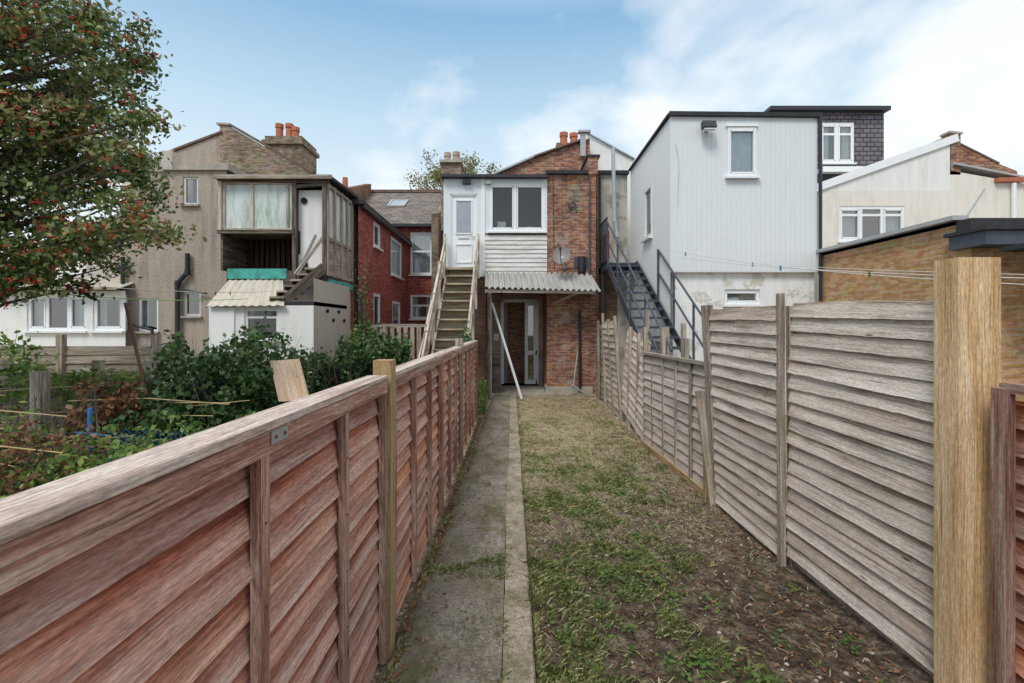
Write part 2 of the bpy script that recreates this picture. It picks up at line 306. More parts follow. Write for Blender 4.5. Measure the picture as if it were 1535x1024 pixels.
    def window(s,o,u,n,W,H,cols=(1,),fr=0.055,rec=0.06,trans=None,back='dark',frame='upvc',sill=True,glass='glass',sash=True,bd=0.12):
        o=Vector(o);u=Vector(u);n=Vector(n);z=Vector((0,0,1)); g=lambda a,b,c=0:o+u*a+z*b-n*c
        def bar(a0,b0,a1,b1,w,dep=rec,t=0.05): s.beam(g(a0,b0,dep),g(a1,b1,dep),w,t,M[frame],up=n) 
        f=fr
        bar(0,f/2,W,f/2,f); bar(0,H-f/2,W,H-f/2,f); bar(f/2,f,f/2,H-f,f); bar(W-f/2,f,W-f/2,H-f,f)
        tot=sum(cols); x=0; edges=[0]
        for c in cols: x+=c/tot*W; edges.append(x)
        for e in edges[1:-1]: bar(e,f,e,H-f,f*0.9)
        if trans:
            for t in trans: bar(f,H*t,W-f,H*t,f*0.8,rec+0.004)
        if sash:
            for i in range(len(cols)):
                a,b=edges[i]+f*0.8,edges[i+1]-f*0.8; q=f*0.5
                if i%2==0 or len(cols)<3:
                    for aa in ((a,f,a,H-f),(b,f,b,H-f),(a,f*1.2,b,f*1.2),(a,H-f*1.2,b,H-f*1.2)): bar(*aa,q,rec-0.012,0.04)
        s.face([g(f/2,f/2,rec+0.01),g(W-f/2,f/2,rec+0.01),g(W-f/2,H-f/2,rec+0.01),g(f/2,H-f/2,rec+0.01)],M[glass])
        if back:
            if back in('curtain','greencurtain'):
                N=int(W/0.04)+4
                for i in range(N):
                    a=W*i/N;b=W*(i+1)/N; da=rec+bd+0.015*math.sin(i*1.9);db=rec+bd+0.015*math.sin((i+1)*1.9)
                    s.face([g(a,0,da),g(b,0,db),g(b,H,db),g(a,H,da)],M[back])
            elif back=='half':
                for sg,(a0,a1) in enumerate(((0,W*0.3),(W*0.7,W))):
                    for i in range(6):
                        a=a0+(a1-a0)*i/6;b=a0+(a1-a0)*(i+1)/6
                        s.face([g(a,0,rec+.1+.02*(i%2)),g(b,0,rec+.1+.02*((i+1)%2)),g(b,H,rec+.1+.02*((i+1)%2)),g(a,H,rec+.1+.02*(i%2))],M['curtain'])
                s.face([g(0,0,rec+.45),g(W,0,rec+.45),g(W,H,rec+.45),g(0,H,rec+.45)],M['dark'])
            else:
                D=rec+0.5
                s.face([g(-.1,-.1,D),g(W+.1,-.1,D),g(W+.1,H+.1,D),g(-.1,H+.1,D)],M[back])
        if sill: s.beam(g(-0.05,-0.025,-0.03),g(W+0.05,-0.025,-0.03),0.12,0.045,M[frame] if sill is True else M[sill],up=z)
    def build(s,name,parent=None,smooth=False):
        me=bpy.data.meshes.new(name); me.from_pydata(s.V,[],s.F)
        for m in s.ms: me.materials.append(m)
        me.polygons.foreach_set('material_index',s.M)
        uv=me.uv_layers.new(name='UVMap'); uv.data.foreach_set('uv',[c for p in s.UV for c in p])
        at=me.attributes.new('rnd','FLOAT','FACE'); at.data.foreach_set('value',s.R)
        if smooth: me.polygons.foreach_set('use_smooth',[True]*len(s.F))
        o=bpy.data.objects.new(name,me); scene.collection.objects.link(o)
        if parent:
            o.parent=parent; o.location=-parent.location
        return o
def group(name,loc=(0,0,0)):
    e=bpy.data.objects.new(name,None); e.location=loc; e.empty_display_size=0.3; scene.collection.objects.link(e); return e
def np_mesh(name,V,nf,k,mat,R,parent=None):
    me=bpy.data.meshes.new(name); V=np.asarray(V,dtype=np.float32).reshape(-1,3)
    me.vertices.add(len(V)); me.vertices.foreach_set('co',V.ravel())
    me.loops.add(nf*k); me.loops.foreach_set('vertex_index',np.arange(nf*k,dtype=np.int32))
    me.polygons.add(nf); me.polygons.foreach_set('loop_start',np.arange(0,nf*k,k,dtype=np.int32))
    me.update(calc_edges=True)
    at=me.attributes.new('rnd','FLOAT','FACE'); at.data.foreach_set('value',np.asarray(R,dtype=np.float32))
    me.materials.append(mat); me.validate()
    o=bpy.data.objects.new(name,me); scene.collection.objects.link(o)
    if parent: o.parent=parent; o.location=-parent.location
    return o
def leaves(name,C,size,mat,parent=None,aspect=0.5,flat=0.0,R=None,upb=0.3):
    C=np.asarray(C); n=len(C); a=np.random.normal(size=(n,3)); a[:,2]*=(1-flat)
    a/=np.linalg.norm(a,axis=1)[:,None]; b=np.random.normal(size=(n,3)); b[:,2]*=(1-flat); b-= (b*a).sum(1)[:,None]*a; b/=np.linalg.norm(b,axis=1)[:,None]+1e-9
    s=(size*np.random.uniform(0.6,1.3,n))[:,None]
    nn=np.cross(a,b)
    V=np.stack([C-a*s*0.5,C+b*s*0.5*aspect+nn*s*0.1,C+a*s*0.55,C-b*s*0.5*aspect+nn*s*0.1],axis=1)
    if R is None: R=np.random.beta(2,2.5,n)
    return np_mesh(name,V,n,4,mat,R,parent)
UX=(1,0,0);NY=(0,-1,0)

# ---------------------------------------------------------------- ground, lawn, path
mb=MB(); mb.face([(-250,-60,0),(250,-60,0),(250,400,0),(-250,400,0)],M['soil']); mb.build('ground')
def gz(x,y): return 0.012+0.022*noise.noise(Vector((x*1.6,y*1.6,0)))+0.012*noise.noise(Vector((x*6,y*6,3)))+0.012
mb=MB(); nx,ny=26,120
for i in range(nx):
    for j in range(ny):
        x0,x1=0.1+2.0*i/nx,0.1+2.0*(i+1)/nx; y0,y1=-1+13.3*j/ny,-1+13.3*(j+1)/ny
        mb.face([(x,y,gz(x,y)) for x,y in((x0,y0),(x1,y0),(x1,y1),(x0,y1))],M['soil'])
mb.build('lawn_soil',None,True)
g=group('concrete_path',(-0.3,5,0)); mb=MB()
joints=[-1.5,3.42,12.6]; kx=-0.052
for a,b in zip(joints[:-1],joints[1:]):
    tilt=0.002; top=0.05+(0.006 if a<0 else 0); N=int((b-a)/.1)
    def le(y): return (-0.64 if y<3.4 else -0.57)+0.05*noise.noise(Vector((y*2,0,0)))+0.035*noise.noise(Vector((y*9,5,0)))+max(0,(y-4))*0.012
    cols=8
    for j in range(N):
        y0=a+0.010+(b-a-0.02)*j/N; y1=a+0.010+(b-a-0.02)*(j+1)/N
        for i in range(cols):
            def pt(i,y): 
                x=le(y)+(kx-le(y))*i/cols; return (x,y+0.05*math.sin(x*9+3)+.02*math.sin(x*31),top+tilt*x*4+0.012*noise.noise(Vector((x*4,y*4,0)))-(0.02 if i==0 else 0))
            mb.face([pt(i,y0),pt(i+1,y0),pt(i+1,y1),pt(i,y1)],M['path'])
        l0,l1=le(y0),le(y1); mb.face([(l0,y0,top-0.03),(l1,y1,top-0.03),(l1,y1,-.05),(l0,y0,-.05)],M['path'])
mb.build('slabs',g,True); mb=MB()
ky=-1.5
while ky<12.4:
    L=1.83; w=0.165+random.uniform(-.003,.003); xr=0.115+random.uniform(-.004,.004); h=0.058+random.uniform(-0.003,0.004)
    for j in range(14):
        ya=ky+L*j/14;yb=ky+L*(j+1)/14
        e=lambda y:xr+0.016*noise.noise(Vector((y*7,1,1)))
        f2=lambda y:xr-w+0.006*noise.noise(Vector((y*9,8,1)))
        mb.face([(f2(ya),ya,h),(e(ya)-.01,ya,h),(e(yb)-.01,yb,h),(f2(yb),yb,h)],M['kerb'])
        mb.face([(e(ya)-.01,ya,h),(e(ya),ya,h-.012),(e(yb),yb,h-.012),(e(yb)-.01,yb,h)],M['kerb'])
        mb.face([(e(ya),ya,h-.012),(e(ya),ya,-.05),(e(yb),yb,-.05),(e(yb),yb,h-.012)],M['kerb'])
        mb.face([(f2(ya),ya,-.05),(f2(ya),ya,h),(f2(yb),yb,h),(f2(yb),yb,-.05)],M['kerb'])
    ky+=L+0.003
mb.build('kerb_edging',g)

# grass
def blades(name,pts,hmul,R,mat,w=0.006):
    n=len(pts); pts=np.asarray(pts); th=np.random.uniform(0,6.283,n); H=hmul
    d=np.stack([np.cos(th),np.sin(th),np.zeros(n)],1); ln=np.random.uniform(0.3,2.0,n)[:,None]
    sd=np.stack([-np.sin(th),np.cos(th),np.zeros(n)],1)*w/2*np.random.uniform(.6,1.5,n)[:,None]
    up=np.array([0,0,1.0])[None]*H[:,None]; tip=pts+up*.9+d*H[:,None]*ln
    V=np.stack([pts-sd,pts+sd,pts+up*0.6+d*H[:,None]*ln*.35+sd*.7,tip],1)
    return np_mesh(name,V,n,4,mat,R)
pts=[];hs=[];rs=[]
for _ in range(170000):
    x=random.uniform(0.12,1.98); y=12.2-10.6*random.random()**0.75
    dn=noise.noise(Vector((x*2.1,y*1.6,0)))+0.9*noise.noise(Vector((x*6,y*6,2)))+0.6*noise.noise(Vector((x*17,y*17,5)))
    near=max(0,min(1,(6.5-y)/2.5))
    bare=max(0,(x-1.0))*1.6*near + max(0,(y-6.3))*0.16
    if dn-bare < 0.03+0.06*near+random.uniform(-.16,.16): continue
    pts.append((x,y,gz(x,y)-.003)); far=min(1,max(0,(y-3.6)/4))
    hs.append(random.uniform(0.010,0.042)*(1-far*0.35)*(1.4 if dn>0.5 else 1)); rs.append(min(1,max(0,random.gauss(0.38+far*0.32-0.12*dn,0.23))))
blades('lawn_grass',pts,np.array(hs),rs,M['grass'],.0055)
pts=[(random.uniform(0.13,1.95),random.uniform(1.8,12),0) for _ in range(30000)]
pts=[(x,y,gz(x,y)+.002) for x,y,_ in pts if random.random()<.08+.92*min(1,max(0,(y-3.3)/3.5))]
V=[]
for x,y,z in pts:
    th=random.uniform(0,3.14);L_=random.uniform(.008,.03);wd=.0025; c_,s_=math.cos(th),math.sin(th)
    V+= [(x-c_*L_-s_*wd,y-s_*L_+c_*wd,z),(x-c_*L_+s_*wd,y-s_*L_-c_*wd,z),(x+c_*L_+s_*wd,y+s_*L_-c_*wd,z+.006),(x+c_*L_-s_*wd,y+s_*L_+c_*wd,z+.006)]
np_mesh('dry_clippings',V,len(pts),4,M['grass'],np.random.uniform(.6,1,len(pts)))
pts=[];hs=[];rs=[]
for _ in range(13000):
    t=random.random()
    if t<0.35: x=0.125+abs(random.gauss(0,0.02)); y=random.uniform(1.6,12)
    elif t<0.7: x=-0.62+abs(random.gauss(0,0.035))+0; y=random.uniform(2,9)
    elif t<0.8: x=random.uniform(-.6,-.06); y=3.42+random.gauss(0,0.035)+0.05*math.sin(x*9+3)
    elif t<.92: x=-0.06+random.gauss(0,.02); y=random.uniform(1.8,3.6)
    else: x=random.gauss(-.2,.12); y=random.gauss(3.1,.25)
    if noise.noise(Vector((x*2,y*2.5,7)))<-0.02: continue
    pts.append((x,y,0.05)); hs.append(random.uniform(.005,.024)); rs.append(random.uniform(0.1,0.75))
blades('path_weeds',pts,np.array(hs),rs,M['grass'],0.006)
C=[]
for _ in range(3800):
    x=random.uniform(0.14,1.95); y=random.uniform(1.8,11.5)
    if random.random()<0.55: x=1.95-abs(random.gauss(0,0.4))
    if x<0.14: continue
    C.append((x,y,gz(x,y)+0.012))
for _ in range(420): x=-.62+abs(random.gauss(0,.25)); y=random.uniform(1.8,11); C.append((min(x,.1),y,.066))
leaves('leaf_litter',C,0.028,M['deadivy'],None,0.6,0.75)
C=[]
for _ in range(200):
    x=random.uniform(0.2,1.9);y=random.uniform(2.0,6.5)
    if x>1.3 and random.random()<.5: continue
    for _ in range(random.randint(6,24)): C.append((x+random.gauss(0,.045),y+random.gauss(0,.045),gz(x,y)+random.uniform(.01,.045)))
leaves('lawn_weeds',C,0.032,M['shrub'],None,0.6,0.7,R=np.random.uniform(0,0.55,len(C)))
mb=MB()
for _ in range(620):
    x=random.uniform(0.14,1.95);y=random.uniform(1.9,9); r=random.uniform(.004,.014); z=gz(x,y)
    p=[Vector((x+r*math.cos(t)*random.uniform(.7,1.2),y+r*math.sin(t)*random.uniform(.7,1.2),z)) for t in [i*1.2566 for i in range(5)]]; q=Vector((x,y,z+r*.8))
    for i in range(5): mb.face([p[i],p[(i+1)%5],q],M['concrete'])
mb.build('pebbles'); mb=MB()
for _ in range(170):
    x=1.9-abs(random.gauss(0,.5));y=random.uniform(1.9,9);th=random.uniform(0,6.3);L_=random.uniform(.04,.16)
    if x<.2: continue
    mb.cyl((x,y,gz(x,y)+.008),(x+L_*math.cos(th),y+L_*math.sin(th),gz(x,y)+.02),.003,.002,M['bark'],4,False)
mb.build('fallen_twigs')

# ---------------------------------------------------------------- fences
def panel(mb,A,B,z0,z1,nrm,mat,rh=0.115,lean=0.0,wave=0.012,out=0.024,zf=None,step=0.04,gap=0,sag=0.0):
    A=Vector((*A,0));B=Vector((*B,0)); L=(B-A).length; d=(B-A)/L; n=Vector((*nrm,0)).normalized(); N=max(6,int(L/step)); rows=int(round((z1-z0)/rh)); rh=(z1-z0)/rows
    for i in range(rows):
        r=random.random(); zb=z0+i*rh; sd=random.uniform(0,99); hh=rh*1.3 if i<rows-1 else rh*1.02; tl=random.uniform(-.006,.006)*wave/0.012
        e0=random.uniform(-.01,.02);e1=random.uniform(-.01,.02); rng=range(N+1); O=out*random.uniform(0.8,1.3); wav=wave*random.uniform(.4,1.3)
        bot=[];top=[];ub=[]
        for j in rng:
            t=j/N; s=e0+(L-e0-e1)*t
            wv=wav*(noise.noise(Vector((s*1.1,sd,0)))*0.8+0.35*noise.noise(Vector((s*7,sd,4)))+0.22*noise.noise(Vector((s*22,sd,1))))+tl*(t-.5)
            ow=0.15*out*noise.noise(Vector((s*1.0,sd,9)))
            zz=(zf(t) if zf else 0)-sag*4*t*(1-t)
            b=zb+wv+zz; tt=zb+hh+zz+0.2*wv
            if i==rows-1: tt=zb+hh+zz+wav*1.2*noise.noise(Vector((s*3,sd,5)))*(1 if gap else 0)
            ln=lambda q: lean*(q-z0)/(z1-z0)
            bot.append(A+d*s+n*(O+ow+ln(b))+Vector((0,0,b))); top.append(A+d*s+n*(0.002+ln(tt))+Vector((0,0,tt))); ub.append(s+sd)
        for j in range(N):
            mb.face([bot[j],bot[j+1],top[j+1],top[j]],mat,r,[(ub[j],0),(ub[j+1],0),(ub[j+1],hh),(ub[j],hh)])
            th=n*-0.009
            mb.face([bot[j]+th,bot[j+1]+th,bot[j+1],bot[j]],mat,r,[(ub[j],.0),(ub[j+1],.0),(ub[j+1],.009),(ub[j],.009)])
            mb.face([bot[j+1]+th,bot[j]+th,top[j]+n*-0.008,top[j+1]+n*-0.008],mat,r,[(ub[j+1],0),(ub[j],0),(ub[j],hh),(ub[j+1],hh)])
        for e in (0,N): mb.face([bot[e]+th,bot[e],top[e]],mat,r)
FX=-0.70
def left_panel(y0,y1,batt,nm):
    g=group('wooden_fence',(FX,(y0+y1)/2,0))
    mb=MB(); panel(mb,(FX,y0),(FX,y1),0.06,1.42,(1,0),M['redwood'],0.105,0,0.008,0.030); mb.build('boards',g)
    mb=MB()
    for yb in batt: 
        mb.beam((FX+0.045,yb,0.05),(FX+0.045,yb,1.415),0.045,0.028,M['redframe'],up=(1,0,0))
        mb.beam((FX-0.015,yb,0.05),(FX-0.015,yb,1.415),0.045,0.024,M['redframe'],up=(1,0,0))
        for i in range(0,12,2): mb.cyl((FX+.058,yb+random.uniform(-.006,.006),.14+i*.11),(FX+.061,yb,.14+i*.11),.004,.004,M['rust'],6)
    mb.beam((FX+0.043,y0,1.445),(FX+0.043,y1,1.445),0.034,0.062,M['redframe'])
    mb.beam((FX-0.016,y0,1.445),(FX-0.016,y1,1.445),0.028,0.06,M['redframe'])
    mb.beam((FX+0.012,y0-.01,1.49),(FX+0.012,y1+.0,1.49),0.105,0.022,M['caprail'])
    mb.build('frame',g); return g
left_panel(-1.6,0.30,[-1.55,-.9,-.3,0.27],'a')
g1=left_panel(0.42,2.47,[0.45,1.25,1.87,2.44],'b')
mb=MB(); mb.box(FX+0.062,FX+0.066,1.27,1.36,1.438,1.472,M['steel']); 
for y in (1.29,1.34): mb.cyl((FX+.066,y,1.455),(FX+.069,y,1.455),.005,.005,M['rust'],8)
mb.build('metal_bracket',g1)
left_panel(2.62,4.43,[2.65,3.22,3.83,4.40],'c')
left_panel(4.46,6.1,[4.49,5.05,5.6,6.07],'d')
left_panel(6.24,8.9,[6.3,6.9,7.5,8.1,8.86],'e')
for (y,t,mt) in ((2.545,1.575,'oldpost'),(6.17,1.60,'greyframe'),(0.36,1.44,'oldpost')):
    mb=MB(); mb.beam((FX+0.02,y,-.1),(FX+0.025,y,t),0.095,0.095,M[mt],up=(1,0,0))
    mb.build('fence_post')
C=[(FX+0.09+abs(random.gauss(0,.03)),random.uniform(1.8,8.8),0.02+random.uniform(0,.05)) for _ in range(1100)]
leaves('fence_foot_debris',C,0.032,M['deadivy'],None,0.5,0.5)

# right fence
g=group('weathered_fence',(2.0,3.4,0)); mb=MB()
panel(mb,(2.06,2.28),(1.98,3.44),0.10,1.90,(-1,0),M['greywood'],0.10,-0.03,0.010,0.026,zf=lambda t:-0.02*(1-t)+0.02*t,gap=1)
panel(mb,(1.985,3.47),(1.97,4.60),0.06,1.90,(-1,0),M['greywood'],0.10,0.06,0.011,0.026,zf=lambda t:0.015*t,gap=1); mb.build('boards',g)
mb=MB(); mb.beam((1.94,3.455,0.0),(1.93,3.455,1.99),0.045,0.04,M['greyframe'],up=(1,0,0)); mb.beam((2.02,3.455,0.0),(2.0,3.455,1.9),0.05,0.04,M['greyframe'],up=(1,0,0))
mb.beam((2.05,2.3,0.1),(2.02,4.6,0.07),0.03,0.08,M['greyframe'])
mb.build('battens',g)
g=group('weathered_fence',(1.98,5.9,0)); mb=MB()
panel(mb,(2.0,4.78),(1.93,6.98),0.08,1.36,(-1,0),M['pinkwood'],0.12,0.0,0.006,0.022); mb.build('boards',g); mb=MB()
for y in (4.8,5.25,5.7,6.15,6.6,6.95): mb.beam((1.955-0.03*(y-4.8)/2.2,y,0.04),(1.955-0.03*(y-4.8)/2.2,y,1.38),0.042,0.025,M['greyframe'],up=(1,0,0))
mb.beam((1.97,4.76,1.375),(1.91,7.0,1.375),0.07,0.035,M['greyframe']); mb.beam((1.96,4.76,0.05),(1.9,7.0,0.05),0.03,0.10,M['oldpost']); mb.build('frame',g)
g=group('weathered_fence',(1.98,8.5,0)); mb=MB()
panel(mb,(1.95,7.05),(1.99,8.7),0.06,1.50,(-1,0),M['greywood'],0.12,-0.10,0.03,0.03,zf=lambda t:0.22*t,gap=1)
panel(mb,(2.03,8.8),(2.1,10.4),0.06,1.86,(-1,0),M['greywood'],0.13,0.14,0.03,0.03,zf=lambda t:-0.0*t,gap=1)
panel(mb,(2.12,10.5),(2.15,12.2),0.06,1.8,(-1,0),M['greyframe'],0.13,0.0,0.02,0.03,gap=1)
mb.build('boards',g); mb=MB()
for y,h,l in ((7.05,1.75,0.0),(7.6,1.65,.05),(8.2,1.75,.05),(8.75,1.95,-.12),(9.5,1.9,-.1),(10.45,2.05,-.05),(11.4,1.9,0)): mb.beam((1.96+.04*(y-7)/2,y,0),(1.96+.04*(y-7)/2+l,y+.03,h),0.07,0.05,M['greyframe'],up=(1,0,0))
mb.build('posts',g)
mb=MB(); mb.beam((2.02,4.69,-.1),(1.89,4.66,1.96),0.10,0.08,M['greyframe'],up=(1,0,0)); mb.build('fence_post')
mb=MB(); mb.beam((1.955,4.60,-.1),(1.90,4.86,1.10),0.03,0.09,M['greyframe'],up=(1,0,0)); mb.beam((1.94,4.73,-.1),(1.94,4.73,0.42),0.09,0.07,M['oldpost']); mb.build('fence_prop')
mb=MB()
for x,y,h,l in ((2.35,8.2,2.05,-.05),(2.42,7.6,1.75,0.03),(2.5,7.0,1.8,0),(2.15,6.9,1.75,.02),(2.3,6.3,1.6,-.02)): mb.beam((x,y,0),(x+l,y,h),0.09,0.05,M['greyframe'],up=(1,0,0))
mb.build('neighbour_uprights')
PX0=X(1416,2.2)
mb=MB(); mb.beam((PX0+0.10,2.2,-.1),(PX0+0.10,2.2,2.06),0.125,0.19,M['newwood'],up=(1,0,0),r=0.3)
ob=mb.build('new_fence_post')
g=group('stained_fence_panel',(2.3,1.3,0)); mb=MB()
panel(mb,(2.05,1.1),(2.17,2.10),0.06,1.43,(-1,0.05),M['redwood'],0.115,0,0.008,0.024); panel(mb,(2.05,-1.5),(2.05,1.1),0.06,1.43,(-1,0.05),M['redwood'],0.115,0,0.008,0.024); mb.build('boards',g)
mb=MB(); mb.beam((2.085,2.04,0.0),(2.085,2.04,1.49),0.055,0.05,M['redframe'],up=(1,0,0)); mb.beam((2.12,2.06,1.49),(2.0,0.2,1.49),0.06,0.04,M['redframe']); mb.beam((2.02,1.3,0),(2.02,1.3,1.45),0.045,0.03,M['redframe'],up=(1,0,0)); mb.build('frame',g)

# ---------------------------------------------------------------- terrace behind
g=group('terraced_houses',(0,22,0)); mb=MB()
mb.wall((-16,18.5,0),UX,NY,31,5.7,M['redpaint'],holes=[(16+X(615,18.5),2.05,16+X(648,18.5),3.0),(16+X(615,18.5),Z(412,18.5),16+X(648,18.5),Z(348,18.5))])
mb.box(-16,15,18.8,26,0,5.6,M['brickdark']); mb.build('rear_walls',g)
mb=MB(); mb.window((X(615,18.5),18.5,Z(412,18.5)),UX,NY,X(648,18.5)-X(615,18.5),Z(348,18.5)-Z(412,18.5),trans=(0.55,),back='curtain',sash=False,fr=0.09)
mb.window((X(615,18.5),18.5,2.05),UX,NY,X(648,18.5)-X(615,18.5),0.95,trans=(0.55,),back='half',sash=False,fr=0.09); mb.build('windows',g)
mb=MB(); mb.face([(-16,18.2,5.62),(15,18.2,5.62),(15,22.3,8.0),(-16,22.3,8.0)],M['slate']); mb.face([(-16,26.4,5.62),(-16,22.3,8.0),(15,22.3,8.0),(15,26.4,5.62)],M['slate'])
mb.beam((-16,22.3,8.03),(15,22.3,8.03),0.25,0.12,M['oldterra']); mb.beam((-16,18.2,5.6),(15,18.2,5.6),0.12,0.1,M['black'])
for xx in (-16,15): mb.prismx([(18.4,5.5),(26.2,5.5),(22.3,7.95)],xx-.1,xx+.1,M['brickdark'])
mb.build('roof',g)
mb=MB(); s=(8.0-5.62)/4.1
for x0,x1,y0,y1 in ((X(585,20.6),X(608,20.6),20.2,21.0),): 
    z0=5.62+(y0-18.2)*s+.05;z1=5.62+(y1-18.2)*s+.05
    for a,b in (((x0,y0,z0),(x1,y0,z0)),((x0,y1,z1),(x1,y1,z1)),((x0,y0,z0),(x0,y1,z1)),((x1,y0,z0),(x1,y1,z1))): mb.beam(a,b,0.08,0.06,M['lead'])
    mb.face([(x0,y0,z0),(x1,y0,z0),(x1,y1,z1),(x0,y1,z1)],M['frost'])
mb.build('skylight',g)
mb=MB()
mb.prismx([(17.6,0),(17.6,6.1),(19.2,7.3),(22,8.3),(22,0)],-6.75,-6.45,M['brickdark']); mb.cyl((-6.6,19,7.2),(-6.6,19,7.65),.12,.1,M['terra'])
mb.prismx([(17.6,0),(17.6,5.9),(19.2,6.5),(22,8.2),(22,0)],-2.95,-2.7,M['yellowbrick']); mb.build('party_walls',g)

# red wing
g=group('red_painted_house_wing',(-5,15.5,0)); XR=-4.0; YA,YB=12.5,18.5
def ys(px): return XR*F/(px-CX)
holes=[]
for (a,b,t,bt) in ((560,570,335,372),(586,602,360,415),(560,570,440,492),(588,600,452,490)):
    y0,y1=ys(a),ys(b); ym=(y0+y1)/2; holes.append((y0-YA,Z(bt,ym),y1-YA,Z(t,ym)))
mb=MB(); mb.wall((XR,YA,0),(0,1,0),(1,0,0),YB-YA,4.95,M['redpaint'],holes=holes)
mb.wall((XR-.12,YA,0),(-1,0,0),NY,2.6,4.95,M['redpaint']); mb.build('walls',g)
mb=MB()
for h in holes: mb.window((XR,YA+h[0],h[1]),(0,1,0),(1,0,0),h[2]-h[0],h[3]-h[1],back='curtain',sash=False,rec=0.03,fr=0.09)
mb.build('windows',g)
mb=MB(); mb.prism([(-7.2,5.4),(-7.2,4.9),(XR+.15,4.93),(XR+.15,5.03)],YA-.1,YB,M['felt']); mb.beam((XR+.12,YA,4.9),(XR+.12,YB,4.9),.1,.1,M['black']); mb.build('roof',g)

# ---------------------------------------------------------------- central house
Y0=12.3; g=group('brick_terrace_house',(0,14,0)); x_=lambda p:X(p,Y0); z_=lambda p:Z(p,Y0)
mb=MB()
mb.box(x_(820),x_(893),Y0,Y0+1.6,0,z_(262),M['brick']); mb.box(x_(881),x_(896),Y0-.04,Y0+2,z_(262),z_(236),M['brick'])
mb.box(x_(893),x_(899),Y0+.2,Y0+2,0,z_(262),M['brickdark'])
mb.box(x_(818),x_(888),Y0-.05,Y0+.5,0,0.22,M['concrete']); mb.box(x_(850),x_(873),Y0-.008,Y0,z_(318),z_(278),M['yellowbrick'])
mb.build('brick_pier',g)
mb=MB()
WD=[(x_(675)-x_(665),z_(403)-z_(415),x_(715)-x_(665),z_(291)-z_(415))]
mb.wall((x_(665),Y0,z_(415)),UX,NY,x_(725)-x_(665),z_(268)-z_(415),M['bluewhite'],holes=[WD[0]],d=.1)
mb.wall((x_(725),Y0,z_(350)),UX,NY,x_(820)-x_(725),z_(268)-z_(350),M['bluewhite'],holes=[(x_(734)-x_(725),z_(347)-z_(350),x_(816)-x_(725),z_(275)-z_(350))])
mb.box(x_(665),x_(665)+.05,Y0+.02,18.5,z_(415),z_(268),M['bluewhite'])
mb.box(x_(665)+.05,x_(820),Y0+3.2,Y0+3.4,2.9,z_(268),M['dark'])
mb.box(x_(721),x_(727),Y0-.03,Y0,z_(415),z_(268),M['upvc'])
mb.build('timber_storey',g)
mb=MB(); n=9
for i in range(n):
    z0=z_(413)+(z_(354)-z_(413))*i/n; z1=z_(413)+(z_(354)-z_(413))*(i+1)/n+.02
    mb.face([(x_(726),Y0-.035,z0),(x_(820),Y0-.035,z0),(x_(820),Y0-.012,z1),(x_(726),Y0-.012,z1)],M['peelwhite'],random.random(),[(i*3,0),(i*3+1.6,0),(i*3+1.6,.13),(i*3,.13)])
    mb.face([(x_(726),Y0-.012,z0),(x_(820),Y0-.012,z0),(x_(820),Y0-.035,z0),(x_(726),Y0-.035,z0)],M['darkwood'])
mb.box(x_(726),x_(820),Y0-.01,Y0+.1,z_(415),z_(350),M['darkwood']); mb.build('weatherboards',g)
mb=MB(); mb.window((x_(734),Y0,z_(347)),UX,NY,x_(816)-x_(734),z_(275)-z_(347),cols=(1,1.15),back='dark',fr=0.07,rec=0.03,glass='glassdark')
mb.box(x_(745),x_(758),Y0+.35,Y0+.4,z_(345),z_(328),M['upvc']); mb.box(x_(790),x_(800),Y0+.3,Y0+.4,z_(345),z_(336),M['peach']); mb.build('upper_window',g)
mb=MB(); a,b,c_,d_=x_(675),x_(715),z_(403),z_(291); yy=Y0+.04
for bb in (((a,yy,c_),(a,yy,d_)),((b,yy,c_),(b,yy,d_)),((a,yy,d_),(b,yy,d_))): mb.beam(*bb,.06,.06,M['upvc'],up=NY)
mb.box(a+.03,b-.03,Y0+.05,Y0+.09,c_,d_-.03,M['upvc'])
gx0,gx1=a+.14,b-.14; gz0,gz1=z_(350),z_(300)
mb.box(gx0,gx1,Y0+.042,Y0+.049,gz0,gz1,M['frost'])
for bb in (((gx0,Y0+.04,gz0),(gx0,Y0+.04,gz1)),((gx1,Y0+.04,gz0),(gx1,Y0+.04,gz1)),((gx0,Y0+.04,gz1),(gx1,Y0+.04,gz1)),((gx0,Y0+.04,gz0),(gx1,Y0+.04,gz0)),
           ((gx0,Y0+.04,z_(393)),(gx0,Y0+.04,z_(366))),((gx1,Y0+.04,z_(393)),(gx1,Y0+.04,z_(366))),((gx0,Y0+.04,z_(366)),(gx1,Y0+.04,z_(366))),((gx0,Y0+.04,z_(393)),(gx1,Y0+.04,z_(393)))): mb.beam(*bb,.03,.03,M['upvc'],up=NY)
mb.box(a+.2,b-.2,Y0+.035,Y0+.049,z_(358),z_(356),M['steel']); mb.cyl((b-.08,Y0,z_(354)),(b-.18,Y0,z_(354)),.012,.012,M['steel'],8); mb.cyl((b-.08,Y0,z_(354)),(b-.08,Y0+.05,z_(354)),.012,.012,M['steel'],8)
mb.build('white_door',g)
mb=MB(); mb.box(x_(694),x_(706),Y0-.12,Y0,z_(277),z_(271),M['black']); mb.box(x_(728),x_(736),Y0-.1,Y0,z_(277),z_(272),M['steel']); mb.build('bulkhead_light',g)
mb=MB(); mb.prismx([(Y0-.15,z_(268)+.003),(Y0+3.2,z_(268)+.003),(Y0+3.2,z_(262)+.05),(Y0-.15,z_(264))],x_(662),x_(820),M['felt']); mb.beam((x_(662),Y0-.17,z_(266)),(x_(820),Y0-.17,z_(267)),.03,.07,M['black'])
mb.prismx([(Y0-.12,z_(262)),(Y0+2,z_(262)),(Y0+2,z_(256)),(Y0-.12,z_(257))],x_(818),x_(881),M['felt']); mb.box(x_(879),x_(899),Y0-.07,Y0+2,z_(236),z_(233),M['felt']); mb.build('flat_roof',g)
